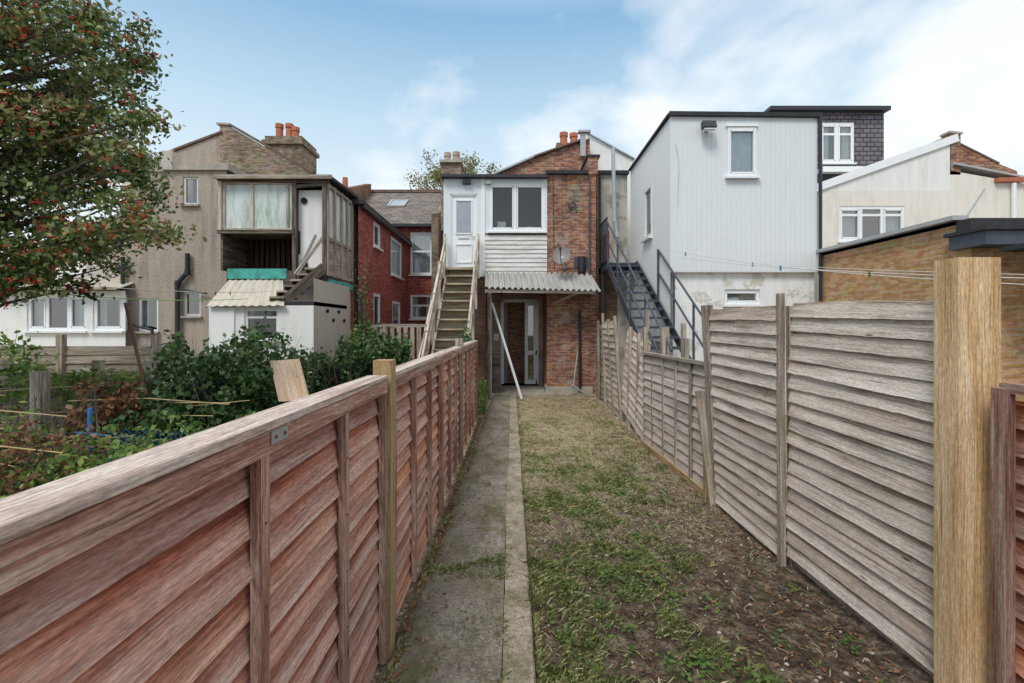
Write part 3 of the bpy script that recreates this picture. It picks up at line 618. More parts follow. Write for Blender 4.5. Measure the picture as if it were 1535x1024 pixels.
mb=MB(); YI=13.9
mb.wall((x_(700),YI,0),UX,NY,x_(825)-x_(700),3.1,M['peach'],holes=[(X(752,YI)-x_(700),0.1,X(806,YI)-x_(700),Z(450,YI))],d=.2)
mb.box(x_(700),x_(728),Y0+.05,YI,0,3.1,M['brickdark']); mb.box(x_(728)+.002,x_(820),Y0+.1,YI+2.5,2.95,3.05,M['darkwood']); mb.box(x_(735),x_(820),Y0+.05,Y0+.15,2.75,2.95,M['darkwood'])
mb.box(X(740,YI),X(820,YI),YI+2.4,YI+2.5,0,3,M['intblue']); mb.box(X(752,YI)-.12,X(752,YI)-.02,YI+.22,YI+2.4,0,3,M['intblue']); mb.box(X(806,YI)+.02,X(806,YI)+.12,YI+.22,YI+2.4,0,3,M['intblue'])
mb.box(X(752,YI),X(806,YI),YI+.0,YI+2.4,0,.1,M['concrete']); mb.box(x_(728),x_(820),Y0-.2,YI,0,.05,M['concrete']); mb.build('porch_recess',g)
mb=MB(); a,b=X(753,YI),X(805,YI); t=Z(451,YI)
for bb in (((a,YI+.02,.1),(a,YI+.02,t)),((b,YI+.02,.1),(b,YI+.02,t)),((a,YI+.02,t),(b,YI+.02,t))): mb.beam(*bb,.09,.09,M['upvc'],up=NY)
q=X(789,YI)
mb.beam((q,YI+.0,.1),(q,YI+.0,t),.09,.06,M['upvc'],up=NY); mb.beam((b-.07,YI,.1),(b-.07,YI,t),.06,.06,M['upvc'],up=NY)
for z0 in (.16,1.0,t-.08): mb.beam((q,YI+.0,z0),(b,YI+.0,z0),.12,.05,M['upvc'],up=NY)
mb.face([(q,YI+.06,.1),(b,YI+.06,.1),(b,YI+.06,t),(q,YI+.06,t)],M['glass'])
mb.face([(a+.05,YI+.1,.1),(a+.16,YI+.75,.1),(a+.16,YI+.75,t-.03),(a+.05,YI+.1,t-.03)],M['upvc']); mb.cyl((q-.0,YI,1.1),(q,YI-.06,1.1),.012,.012,M['steel'],8); mb.beam((q,YI-.05,1.12),(q,YI-.05,1.0),.02,.02,M['steel'])
mb.box(a-.25,a-.1,YI-.06,YI-.002,1.35,1.55,M['upvc']); mb.build('porch_door',g)
mb=MB(); mb.beam((x_(735),Y0-.1,0),(x_(735),Y0-.1,2.8),.09,.09,M['stairwood']); mb.box(x_(728),x_(750),Y0-.0,Y0+.06,0,1.15,M['darkwood']); mb.beam(P(738,455,12.1),(X(782,11.3),11.3,0.05),.05,.03,M['upvc']); mb.build('porch_props',g)
def corr(mb,A,B,C,D,m,n,amp):
    A,B,C,D=map(Vector,(A,B,C,D)); nn=(B-A).cross(D-A).normalized(); K=n*6; pr=None
    for i in range(K+1):
        t=i/K; o=nn*amp*math.sin(t*n*2*math.pi); p=A.lerp(B,t)+o; q=D.lerp(C,t)+o
        if pr: 
            w=(B-A).length/K; mb.face([pr[0],p,q,pr[1]],m,None,[((i-1)*w,0),(i*w,0),(i*w,(q-p).length),((i-1)*w,(q-p).length)])
        pr=(p,q)
mb=MB(); YC=11.45
corr(mb,P(727,431,YC),P(901,436,YC),P(885,410,Y0),P(727,407,Y0),M['corr'],20,.03); mb.build('corrugated_canopy',g)
mb=MB(); mb.beam(P(727,436,YC+.08),P(893,438,YC+.08),.04,.08,M['stairwood']); 
for px in (735,775,820,865): mb.beam((X(px,YC),YC+.1,Z(435,YC)-.02),(X(px,YC),Y0,Z(412,Y0)-.03),.05,.07,M['stairwood'])
mb.beam(P(733,440,YC+.1),(X(733,YC+.1),YC+.1,0),.07,.07,M['darkwood']); mb.beam(P(830,455,Y0-.02),P(868,438,YC+.1),.05,.05,M['stairwood']); mb.build('canopy_frame',g)
mb=MB(); YG=14.6; gx=lambda p:X(p,YG); gz_=lambda p:Z(p,YG)
mb.prism([(gx(700),0),(gx(884),0),(gx(884),gz_(207)),(gx(872),gz_(212)),(gx(800),gz_(238)),(gx(745),gz_(262))],YG,YG+3.9,M['brick'])
mb.build('gable_wing',g)
mb=MB(); mb.beam((gx(740),YG-.02,gz_(262)),(gx(800),YG-.02,gz_(236)),.2,.05,M['lead']); mb.beam((gx(800),YG-.02,gz_(236)),(gx(873),YG-.02,gz_(210)),.2,.05,M['oldterra'])
mb.beam((gx(866),YG-.1,gz_(200)),(gx(884),YG-.1,gz_(200)),.2,.06,M['lead']); mb.beam((gx(873),YG-.1,gz_(236)),(gx(873),YG-.1,gz_(202)),.16,.08,M['lead'],up=NY); mb.build('flashing',g)
def pot(mb,px,pt,pb,Y,m,r=.12):
    x=X(px,Y); mb.cyl((x,Y,Z(pb,Y)),(x,Y,Z(pt,Y)),r,r*.85,m,14); mb.cyl((x,Y,Z(pt,Y)-.12),(x,Y,Z(pt,Y)+.01),r*1.08,r*1.08,m,14); mb.cyl((x,Y,Z(pb,Y)-.02),(x,Y,Z(pb,Y)+.06),r*1.25,r*1.15,m,14)
    mb.cyl((x,Y,Z(pt,Y)+.012),(x,Y,Z(pt,Y)+.014),r*.8,r*.8,M['dark'],14)
mb=MB(); mb.box(X(833,16),X(872,16),15.7,16.5,5,Z(219,16),M['brick']); pot(mb,845,200,219,16,M['terra'],.13); pot(mb,860,201,219,16,M['terra'],.13)
mb.box(X(663,16.5),X(692,16.5),16.2,16.9,5,Z(246,16.5),M['yellowbrick']); mb.box(X(661,16.5),X(694,16.5),16.1,17.0,Z(249,16.5),Z(245,16.5),M['concrete']); pot(mb,671,230,245,16.5,M['buffpot'],.11); pot(mb,684,229,245,16.5,M['buffpot'],.12); mb.build('chimneys',g)
mb=MB(); dc=P(842,386,Y0-.45); ax=Vector((-.15,-.85,.5)).normalized(); a1=ax.cross(Vector((0,0,1))).normalized(); a2=a1.cross(ax)
rings=[]
for i in range(6):
    r=.27*i/5; dd=.10*(i/5)**2; rings.append([dc+ax*dd+(a1*math.cos(t)*.82+a2*math.sin(t))*r for t in [2*math.pi*j/20 for j in range(20)]])
for i in range(5):
    for j in range(20): mb.face([rings[i][j],rings[i][(j+1)%20],rings[i+1][(j+1)%20],rings[i+1][j]],M['dishm'])
mb.beam(dc-a2*.25,dc+ax*.42-a2*.1,.02,.02,M['black']); mb.box(*(lambda p:(p.x-.03,p.x+.03,p.y-.03,p.y+.03,p.z-.03,p.z+.05))(dc+ax*.42-a2*.08),M['black'])
mb.cyl(dc,dc+Vector((.1,.3,-.1)),.02,.02,M['steel'],8); mb.cyl(dc+Vector((.1,.3,-.25)),dc+Vector((.1,.3,.05)),.02,.02,M['steel'],8); mb.cyl(dc+Vector((.1,.3,-.2)),dc+Vector((.1,.46,-.2)),.02,.02,M['steel'],8); mb.build('satellite_dish',None,True)
mb=MB(); p=P(858,309,Y0-.08)
for j in range(14):
    t0,t1=2*math.pi*j/14,2*math.pi*(j+1)/14; mb.cyl(p+Vector((.09*math.cos(t0),0,.09*math.sin(t0))),p+Vector((.09*math.cos(t1),0,.09*math.sin(t1))),.02,.02,M['black'],6,False)
mb.cyl(P(869,465,Y0-.06),(X(869,Y0),Y0-.06,.1),.035,.035,M['black'],10); mb.cyl(P(884,262,Y0-.06),P(884,410,Y0-.06),.02,.02,M['bluegrey'],8); mb.cyl(P(872,385,Y0-.05),P(872,408,Y0-.05),.1,.1,M['black'],10)
mb.cyl(P(858,590,Y0-.3),P(866,528,Y0-.1),.02,.02,M['steel'],8);mb.cyl(P(850,572,Y0-.3),P(880,592,Y0-.4),.02,.02,M['steel'],8)
mb.cyl(P(829,270,Y0-.02),P(831,405,Y0-.02),.006,.006,M['black'],5); mb.cyl(P(831,405,Y0-.02),P(880,400,Y0-.02),.006,.006,M['black'],5)
mb.box(x_(860),x_(882),Y0-.012,Y0-.009,z_(402),z_(385),M['bluegrey']); mb.build('pipes_and_cables',g)

# wooden staircase
g=group('wooden_staircase',(-1.3,10.5,0)); xl,xr_=-1.62,-.93; zt=3.22; yb=8.65
mb=MB(); nst=15
for i in range(nst):
    t=i/nst; y=Y0-.25-(Y0-.25-yb)*t; z=zt-(zt)*t; mb.beam((xl,y-.1,z-.02),(xr_,y-.1,z-.02),.24,.035,M['tread']); mb.beam((xl,y-.0,z-.13),(xr_,y-.0,z-.13),.02,.17,M['tread'])
mb.build('treads',g); mb=MB()
for x in (xl-.02,xr_+.02): mb.beam((x,Y0-.1,zt-.12),(x,yb,-.05),.045,.24,M['stairwood'])
mb.box(xl,xr_,Y0-.5,Y0-.02,zt-.06,zt-.0,M['tread']); mb.build('stringers',g); mb=MB()
for sx,x in ((-1,xl-.06),(1,xr_+.06)):
    for hgt in (.42,.80): mb.beam((x,Y0-.15,zt+hgt),(x,yb,hgt+.05),.04,.09,M['stairwood'])
    if sx<0: mb.beam((x-.05,Y0-.6,zt+.15),(x-.05,yb-.2,.75),.03,.08,M['stairwood'])
    for t in (0,.25,.5,.75,1): 
        y=Y0-.2-(Y0-.2-yb)*t; z=zt*(1-t); mb.beam((x+.02*sx,y,z-.25),(x+.02*sx,y,z+.87),.07,.07,M['stairwood'])
for x in (xl,xr_): mb.beam((x,Y0-.3,0),(x,Y0-.3,zt),.09,.09,M['darkwood']); mb.beam((x,10.6,0),(x,10.6,1.55),.08,.08,M['darkwood'])
mb.build('handrails',g)

# ---------------------------------------------------------------- left pebbledash house
g=group('pebbledash_house',(-7.5,13,0)); YL=12.5; xx=lambda p:X(p,YL); zz=lambda p:Z(p,YL)
def H(o,a,t,b2,bt,Y): return (X(a,Y)-o,Z(bt,Y),X(b2,Y)-o,Z(t,Y))
mb=MB(); O=xx(185); W=xx(340)-O
hs=[H(O,207,447,237,497,YL),H(O,274,265,297,307,YL),H(O,275,437,301,474,YL)]
mb.wall((O,YL,0),UX,NY,W,zz(256),M['pebble'],holes=hs); mb.box(O,xx(340),YL+.7,17,0,zz(257),M['pebble']); mb.box(O,O+.1,YL+.01,YL+.7,0,zz(257),M['pebble'])
mb.box(xx(246),xx(262),YL-.1,YL+.2,zz(256),zz(228),M['pebble2']); mb.box(xx(186),xx(250),YL-.05,YL+.3,zz(258),zz(253),M['concrete'])
mb.prism([(xx(262),zz(256)),(xx(345),zz(256)),(xx(345),zz(246)),(xx(275),zz(246))],YL-.08,YL+1,M['concrete']); mb.build('rear_wall',g)
mb=MB(); hp=[(h,m) for h,m in zip(hs,('upvc','peelwhite','peelwhite'))]
for h,m in hp: mb.window((O+h[0],YL,h[1]),UX,NY,h[2]-h[0],h[3]-h[1],frame=m,back='half' if m=='upvc' else 'dark',sash=False,cols=(1,) ,sill='concrete')
mb.build('windows',g)
mb=MB(); YG2=14.6; a=lambda p,q:(X(p,YG2),Z(q,YG2))
mb.prism([a(190,262),a(240,240),a(262,228),a(334,200),a(334,330),a(190,330)],YG2,YG2+4,M['pebble']); 
mb.prism([a(330,330),a(330,188),a(345,190),a(400,222),a(470,262),a(470,330)],YG2-.02,YG2+4.1,M['yellowbrick']); mb.build('gable_walls',g)
mb=MB()
for p0,q0,p1,q1,m in ((190,260,262,226,'concrete'),(262,226,334,199,'oldterra'),(326,187,345,188,'concrete'),(345,188,470,260,'oldterra')):
    A=a(p0,q0);B=a(p1,q1); mb.beam((A[0],YG2+.03,A[1]+.02),(B[0],YG2+.03,B[1]+.02),.18,.06,M[m])
mb.build('copings',g)
mb=MB(); mb.box(X(404,16),X(458,16),15.7,16.9,5,Z(222,16),M['yellowbrick']); mb.box(X(401,16),X(461,16),15.6,17,Z(222,16),Z(216,16),M['yellowbrick']); mb.box(X(404,16),X(458,16),15.7,16.9,Z(216,16),Z(209,16),M['yellowbrick'])
for px in (419,434,443): pot(mb,px,187 if px!=443 else 192,210,16,M['terra'],.125)
mb.build('chimney',g)
mb=MB()
def pipe(mb,pts,r,m):
    for A,B in zip(pts[:-1],pts[1:]): mb.cyl(A,B,r,r,m,10); mb.cyl(Vector(B)-Vector((0,0,r*1.2)),Vector(B)+Vector((0,0,r*1.2)),r*1.2,r*1.2,m,10)
Yp=YL-.1
pipe(mb,[P(281,380,Yp),P(281,408,Yp),P(266,425,Yp),P(266,545,Yp),P(266,575,Yp)],.06,M['black']); pipe(mb,[P(184,385,Yp),P(184,432,Yp)],.05,M['black']); pipe(mb,[P(196,400,Yp),P(176,404,Yp)],.04,M['black'])
pipe(mb,[P(190,485,Yp),P(228,495,Yp),P(228,545,Yp)],.03,M['black']); mb.beam(P(262,432,Yp),P(310,440,Yp),.04,.04,M['black']); mb.build('drainpipes',g)

# timber lean-to storey
g=group('derelict_timber_extension',(-5.4,11.5,3)); YT=10.8; tx=lambda p:X(p,YT); tz=lambda p:Z(p,YT)
mb=MB(); mb.box(tx(330),tx(330)+.05,YT+.02,YL+.0,tz(405),tz(268),M['darkwood']); mb.box(tx(330),-4.2,11.9,16,0,tz(270),M['pebble2'])
mb.box(tx(338),tx(441),YT+1.0,YT+1.05,tz(405),tz(345),M['brownwood'])
n=12
for i in range(n): 
    q=tx(338)+(tx(441)-tx(338))*(i+.5)/n; mb.beam((q,YT+.97,tz(405)),(q,YT+.97,tz(345)),.16,.03,M['brownwood'],up=NY)
mb.build('back_walls',g)
mb=MB(); mb.window((tx(333),YT,tz(346)),UX,NY,tx(441)-tx(333),tz(272)-tz(346),cols=(1.1,1.3,.25),frame='stairwood',back=None,fr=.06,rec=.02,sash=False,sill=False,glass='greencurtain')
mb.beam((tx(328),YT-.02,tz(348)),(tx(443),YT-.02,tz(348)),.1,.08,M['darkwood']); mb.box(tx(333),tx(441),YT+.04,YT+1,tz(348),tz(346),M['darkwood'])
mb.beam((tx(328),YT-.03,tz(269)),(-4.1,YT-.03,tz(272)),.05,.10,M['darkwood']); mb.beam((tx(331),YT-.02,tz(346)),(tx(331),YT-.02,tz(270)),.07,.06,M['stairwood'],up=NY); mb.build('bay_window',g)
mb=MB(); mb.face([(tx(444),YT+.12,tz(405)),(tx(484),YT+.12,tz(405)),(tx(484),YT+.12,tz(283)),(tx(444),YT+.12,tz(283))],M['white']); mb.beam((tx(444),YT+.1,tz(405)),(tx(470),YT+.1,tz(350)),.02,.03,M['steel'])
mb.cyl((tx(453),YT+.11,tz(299)),(tx(453),YT+.08,tz(299)),.07,.07,M['dark']); mb.box(tx(450),tx(458),YT+.08,YT+.11,tz(405),tz(392),M['dark']); mb.beam((tx(446),YT+.1,tz(380)),(tx(446),YT+.1,tz(345)),.03,.02,M['black'],up=NY); mb.build('old_door',g)
mb=MB()
for px in (442,487): mb.beam((tx(px),YT,tz(420)),(tx(px),YT,tz(272)),.09,.09,M['darkwood'])
mb.beam((tx(441),YT,tz(280)),(tx(488),YT,tz(276)),.06,.08,M['darkwood']); mb.beam((tx(484),YT-.02,tz(357)),(tx(458),YT-.5,tz(415)),.05,.07,M['stairwood'])
mb.box(tx(342),tx(430),YT-.03,YT+.03,tz(418),tz(403),M['turq']); mb.box(tx(428),tx(490),YT-.02,YT+.05,tz(422),tz(406),M['darkwood'])
XS=-4.16
mb.box(XS,XS+.03,YT+.05,12.5,tz(427),tz(418),M['turq'])
for y in (10.82,11.25,11.7,12.1,12.45): mb.beam((XS,y,2.9),(XS,y,tz(273)),.07,.07,M['greyframe'])
for z in (2.95,3.75,4.95): mb.beam((XS,10.82,z),(XS,12.45,z),.06,.08,M['greyframe'])
mb.box(XS-.04,XS-.01,10.85,12.45,2.9,3.75,M['greyframe']); mb.face([(XS-.02,10.85,3.75),(XS-.02,12.45,3.75),(XS-.02,12.45,4.95),(XS-.02,10.85,4.95)],M['greencurtain']); mb.build('timber_frame',g)
mb=MB(); mb.prismx([(YT-.15,tz(270)),(12.6,tz(270)+.05),(12.6,tz(262)),(YT-.15,tz(266))],tx(326),-4.02,M['felt']); mb.prismx([(YT-.17,tz(271)),(YT-.12,tz(271)),(YT-.12,tz(265)),(YT-.17,tz(265))],tx(326),-4.0,M['greyframe']); mb.build('roof',g)
mb=MB()
for i in range(6):
    q=i/5; A=P(482-q*50,405+q*42,10.7-q*.5); mb.beam((A.x-.1,A.y-.3,A.z),(A.x-.1,A.y+.35,A.z),.3,.04,M['greyframe']); mb.beam((A.x-.24,A.y-.3,A.z-.1),(A.x-.24,A.y+.35,A.z-.1),.02,.16,M['darkwood'])
mb.beam(P(486,400,10.4),P(425,452,9.95),.05,.2,M['darkwood']); mb.build('wooden_steps',g)

# white outbuilding
g=group('white_outbuilding',(-5.1,10.5,1)); YO=9.9; ox=lambda p:X(p,YO); oz=lambda p:Z(p,YO)
mb=MB(); O=ox(313); W=ox(470)-O; hh=[(ox(366)-O,oz(511),ox(417)-O,oz(462))]
mb.wall((O,YO,0),UX,NY,W,oz(458),M['white'],holes=hh); mb.wall((ox(470),YO,0),(0,1,0),(1,0,0),2.2,2.75,M['pebble2']); mb.wall((O,YO+2,0),(0,-1,0),(-1,0,0),2,2.3,M['white'])
mb.box(ox(426),ox(470),YO+.005,YO+2,oz(458),oz(452),M['felt']); mb.build('walls',g)
mb=MB(); mb.window((O+hh[0][0],YO,hh[0][1]),UX,NY,hh[0][2]-hh[0][0],hh[0][3]-hh[0][1],trans=(.72,),back='intblue',glass='glassdark',sash=False,sill='concrete'); mb.build('window',g)
mb=MB(); mb.box(ox(318),ox(352),YO-.03,YO-.003,.1,oz(462),M['side']); mb.build('door',g)
mb=MB(); corr(mb,P(309,459,YO-.12),P(426,458,YO-.12),P(424,420,10.78),P(343,420,10.78),M['corrlight'],9,.012); mb.build('corrugated_roof',g)
mb=MB()
for i in range(4): mb.cyl((ox(470)+.01,10.6+.35*i,2.1-.2*(i%2)),(ox(470)+.04,10.6+.35*i,2.1-.2*(i%2)),.04,.04,M['dark'],12)
mb.build('vents',g)

# far-left rendered house with conservatory
g=group('white_rendered_house',(-11,12.5,1)); mb=MB(); YW=12.2
mb.box(-18,X(128,YW),13.2,17,0,Z(380,13.2),M['white']); mb.box(X(128,13),X(185,13),13.0,17,0,Z(362,13),M['pebble2']); mb.build('walls',g)
mb=MB(); O=X(-60,YW); W=X(188,YW)-O
hh=[(X(a1_,YW)-O,Z(496,YW),X(b1_,YW)-O,Z(442,YW)) for a1_,b1_ in ((-50,-10),(40,130),(139,184))]
mb.wall((O,YW,0),UX,NY,W,Z(436,YW),M['white'],holes=hh); mb.build('conservatory_wall',g); mb=MB()
for h,cols in zip(hh,((1,),(1,1.1,1),(1,))): mb.window((O+h[0],YW,h[1]),UX,NY,h[2]-h[0],h[3]-h[1],cols=cols,back='half',fr=.08)
mb.build('conservatory_windows',g)
mb=MB(); corr(mb,(O,YW-.25,Z(433,YW-.25)),(X(188,YW),YW-.25,Z(433,YW-.25)),(X(188,YW),13.1,Z(415,13.1)),(O,13.1,Z(415,13.1)),M['corrlight'],30,.02); mb.beam((O,YW-.27,Z(434,YW)),(X(188,YW),YW-.27,Z(434,YW)),.04,.06,M['greyframe']); mb.build('lean_to_roof',g)

# ---------------------------------------------------------------- right: white clad house
g=group('white_clad_house',(4.6,11,3)); YR=9.5; rx=lambda p:X(p,YR); rz=lambda p:Z(p,YR); xa,xb=rx(1005),rx(1225); zb_,zt_=rz(408),rz(174)
mb=MB(); hw=(rx(1090)-xa,rz(265)-zb_,rx(1133)-xa,rz(191)-zb_)
mb.wall((xa,YR,zb_),UX,NY,xb-xa,zt_-zb_,M['clad'],holes=[hw])
nr=30
for i in range(nr):
    q=xa+.04+(xb-xa-.08)*i/(nr-1); u0=q-xa
    segs=[(zb_+.02,zt_-.02)] if not(hw[0]-.05<u0<hw[2]+.05) else [(zb_+.02,zb_+hw[1]-.08),(zb_+hw[3]+.06,zt_-.02)]
    for s0,s1 in segs: mb.box(q-.008,q+.008,YR-.008,YR-.001,s0,s1,M['clad'])
yfar=12.7
mb.wall((xa,yfar,zb_-1.4),(0,-1,0),(-1,0,0),yfar-YR,zt_-zb_+1.4,M['side'],holes=[(1.35,2.35,1.95,3.55)]); mb.box(xb-.05,xb,YR+.02,yfar,zb_,zt_,M['side']); mb.face([(xa,YR,zb_),(xb,YR,zb_),(xb,yfar,zb_),(xa,yfar,zb_)],M['side']); mb.build('upper_walls',g)
mb=MB(); mb.window((xa+hw[0],YR,zb_+hw[1]),UX,NY,hw[2]-hw[0],hw[3]-hw[1],back='curtain',fr=.06,rec=.0,sash=True,bd=.06)
for bb in (((hw[0]-.03,hw[1]-.02),(hw[2]+.03,hw[1]-.02)),((hw[0]-.03,hw[3]+.03),(hw[2]+.03,hw[3]+.03))): mb.beam((xa+bb[0][0],YR-.02,zb_+bb[0][1]),(xa+bb[1][0],YR-.02,zb_+bb[1][1]),.05,.05,M['upvc'])
mb.window((xa,yfar-1.35,zb_-1.4+2.35),(0,-1,0),(-1,0,0),.6,1.2,back='dark',fr=.06,rec=.02); mb.build('windows',g)
mb=MB(); mb.beam((xa-.04,YR-.04,zt_+.03),(xb+.06,YR-.04,zt_+.0),.06,.08,M['felt']); mb.beam((xa-.03,YR,zt_+.03),(xa-.03,yfar,zt_-.03),.05,.05,M['felt']); mb.box(xa,xb+.05,YR+.01,yfar,zt_-.02,zt_+.01,M['felt'])
pipe(mb,[(xb+.03,YR-.05,zt_),(xb+.03,YR-.05,zb_),(xb+.03,YR-.05,.1)],.035,M['black']); mb.build('roof_trim',g)
mb=MB(); q=.08; hl=(rx(1090)-xa-q,rz(456),rx(1143)-xa-q,rz(433))
mb.wall((xa+q,YR+.1,0),UX,NY,xb-xa-q,zb_,M['whitepatch'],holes=[hl]); mb.wall((xa+q,yfar,0),(0,-1,0),(-1,0,0),yfar-YR-.1,zb_,M['white']); mb.build('lower_walls',g)
mb=MB(); mb.window((xa+q+hl[0],YR+.1,hl[1]),UX,NY,hl[2]-hl[0],hl[3]-hl[1],back='curtain',sash=True); mb.build('lower_window',g)
mb=MB(); c0=P(1062,188,YR-.16); mb.prismx([(c0.y-.10,c0.z-.06),(c0.y+.03,c0.z-.09),(c0.y+.06,c0.z+.06),(c0.y-.04,c0.z+.08)],c0.x-.13,c0.x+.13,M['black']); mb.box(c0.x-.11,c0.x+.11,c0.y-.09,c0.y+.02,c0.z-.10,c0.z-.085,M['upvc']); mb.box(c0.x-.03,c0.x+.03,c0.y+.05,YR-.012,c0.z-.03,c0.z+.03,M['black']); mb.build('floodlight',g)
mb=MB(); pr=None
for i in range(14):
    t=i/13; p=P(1012+8*t+3*math.sin(t*5),215+90*t,YR-.03)
    if pr: mb.cyl(pr,p,.004,.004,M['greypipe'],5,False)
    pr=p
mb.build('cable',g)
mb=MB(); YN=13.0; mb.box(X(893,YN),3.12,YN,YN+5,0,Z(262,YN),M['greyrender']); mb.box(X(893,YN)-.05,3.15,YN-.1,YN+5,Z(262,YN),Z(257,YN),M['felt']); mb.box(X(900,YN)-.2,X(925,YN),YN-.02,YN-.002,.0,3.3,M['brickdark'])
mb.prism([(X(878,15),0),(X(950,15),0),(X(950,15),Z(240,15)),(X(884,15),Z(205,15)),(X(878,15),Z(200,15))],15,18.4,M['white']); A=P(880,201,15);B=P(951,240,15); mb.beam((A.x,14.98,A.z+.02),(B.x,14.98,B.z+.02),.12,.035,M['lead']); mb.build('rear_wall',g)
mb=MB(); pipe(mb,[P(919,222,12.7),P(921,330,12.7),P(925,352,12.7)],.05,M['greypipe']); pipe(mb,[P(899,262,12.6),P(899,400,12.6)],.035,M['black']); mb.build('soil_pipe',g)

# black metal staircase
g=group('metal_staircase',(2.7,9.5,1.5)); sl,sr=2.37,3.05; ytop,ztop_=11.75,3.32; ybot=6.35; mb=MB(); n=18
for i in range(n):
    t=(i+.5)/n; y=ytop-(ytop-ybot)*t; z=ztop_*(1-t)
    for e in (-.09,-.03,.03,.09): mb.box(sl,sr,y+e-.018,y+e+.018,z-.01,z+.01,M['bluegrey'])
    mb.box(sl,sr,y-.118,y-.11,z-.035,z+.012,M['bluegrey'])
mb.build('treads',g); mb=MB()
for x in (sl-.02,sr+.02): mb.beam((x,ytop+.1,ztop_-.02),(x,ybot,-.05),.018,.20,M['bluegrey'])
for k2 in range(12): mb.box(sl,sr,ytop+.08+k2*.1,ytop+.16+k2*.1,ztop_-.02,ztop_+.01,M['bluegrey'])
mb.box(sl-.03,sl,ytop,YN-.02,ztop_-.15,ztop_+.03,M['bluegrey']); mb.box(sr,sr+.03,ytop,YN-.02,ztop_-.15,ztop_+.03,M['bluegrey']); mb.beam((sl,12.6,0),(sl,12.6,ztop_),.07,.07,M['black']); mb.build('stringers_and_landing',g)
mb=MB(); sl_=ztop_/(ytop-ybot)
def srail(x,y0,y1,m,hts):
    for h in hts: mb.cyl((x,y0,ztop_-(ytop-y0)*sl_+h),(x,y1,ztop_-(ytop-y1)*sl_+h),.02,.02,m,8)
srail(sl-.04,ytop,7.0,M['bluegrey'],(1.0,.55)); srail(sr+.05,10.2,7.2,M['bluegrey'],(1.02,.55))
for y in (11.7,10.6,9.5,8.4,7.3): z=ztop_-(ytop-y)*sl_; mb.cyl((sl-.04,y,z-.1),(sl-.04,y,z+1.0),.02,.02,M['bluegrey'],8)
for y in (10.2,9.2,8.2,7.3): z=ztop_-(ytop-y)*sl_; mb.cyl((sr+.05,y,z-.1),(sr+.05,y,z+1.02),.022,.022,M['bluegrey'],8)
for h in (.05,1.1): mb.beam((sl-.04,ytop,ztop_+h),(sl-.04,12.9,ztop_+h),.03,.03,M['black']); 
for i in range(11): mb.cyl((sl-.04,ytop+i*.11,ztop_),(sl-.04,ytop+i*.11,ztop_+1.1),.009,.009,M['black'],6)
mb.build('railings',g); mb=MB()
for i in range(10): mb.face([(sl+.05+.03*(i%2),12.0+i*.08,ztop_+.15),(sl+.05+.03*((i+1)%2),12.08+i*.08,ztop_+.15),(sl+.05+.03*((i+1)%2),12.08+i*.08,ztop_+.85),(sl+.05+.03*(i%2),12.0+i*.08,ztop_+.85)],M['redcloth'])
mb.build('hanging_cloth')

# dormer on the terrace
g=group('slate_dormer',(11,18,8)); YD=18.0; dx=lambda p:X(p,YD); dz=lambda p:Z(p,YD)
mb=MB(); o=dx(1160); W=dx(1325)-o; hh=(dx(1230)-o,dz(245)-dz(268),dx(1280)-o,dz(184)-dz(268))
mb.wall((o,YD,dz(268)),UX,NY,W,dz(168)-dz(268),M['dormerslate'],holes=[hh]); mb.box(o,dx(1325)-.01,YD+.8,23,dz(268),dz(169),M['dormerslate']); mb.wall((dx(1325),YD,dz(268)),(0,1,0),(1,0,0),5,dz(168)-dz(268),M['dormerslate']); mb.build('walls',g)
mb=MB(); mb.window((o+hh[0],YD,dz(268)+hh[1]),UX,NY,hh[2]-hh[0],hh[3]-hh[1],cols=(1,1),trans=(.72,),back='half',fr=.1,rec=.03); mb.build('window',g)
mb=MB(); mb.box(dx(1150),dx(1328),YD-.25,23,dz(169)+.004,dz(163),M['black']); mb.box(dx(1225),dx(1330),YD-.35,YD-.002,dz(262),dz(254),M['upvc']); mb.box(dx(1160),13.5,YD-.1,YD+5,5.5,dz(262),M['felt']); mb.build('roof_edge',g)

# far right rendered house
g=group('cream_rendered_house',(10.5,13,3)); YQ=12.6; qx=lambda p:X(p,YQ); qz=lambda p:Z(p,YQ); mb=MB()
mb.prism([(qx(1226),0),(qx(1700),0),(qx(1700),qz(280)),(qx(1540),qz(275)),(qx(1425),qz(253)),(qx(1425),qz(212)),(qx(1226),qz(285))],YQ+.75,YQ+5,M['cream'])
O=qx(1226); hq=(qx(1258)-O,qz(362),qx(1356)-O,qz(309))
mb.wall((O,YQ,0),UX,NY,qx(1425)-O,qz(286),M['cream'],holes=[hq]); mb.prism([(O,qz(286)),(qx(1425),qz(286)),(qx(1425),qz(212)),(O,qz(285))],YQ,YQ+.7,M['white']); mb.prism([(qx(1425),0),(qx(1700),0),(qx(1700),qz(281)),(qx(1540),qz(276)),(qx(1425),qz(256))],YQ,YQ+.7,M['cream']); mb.build('walls',g)
mb=MB(); mb.window((O+hq[0],YQ,hq[1]),UX,NY,hq[2]-hq[0],hq[3]-hq[1],cols=(1,.95,1),back='half',fr=.08,rec=.04,trans=(.75,)); mb.build('window',g)
mb=MB(); mb.beam((O-.1,YQ-.03,qz(283)),(qx(1434),YQ-.03,qz(207)),.05,.20,M['upvc']); mb.beam((O-.1,YQ+.2,qz(280)),(qx(1434),YQ+.2,qz(203)),.5,.05,M['lead'])
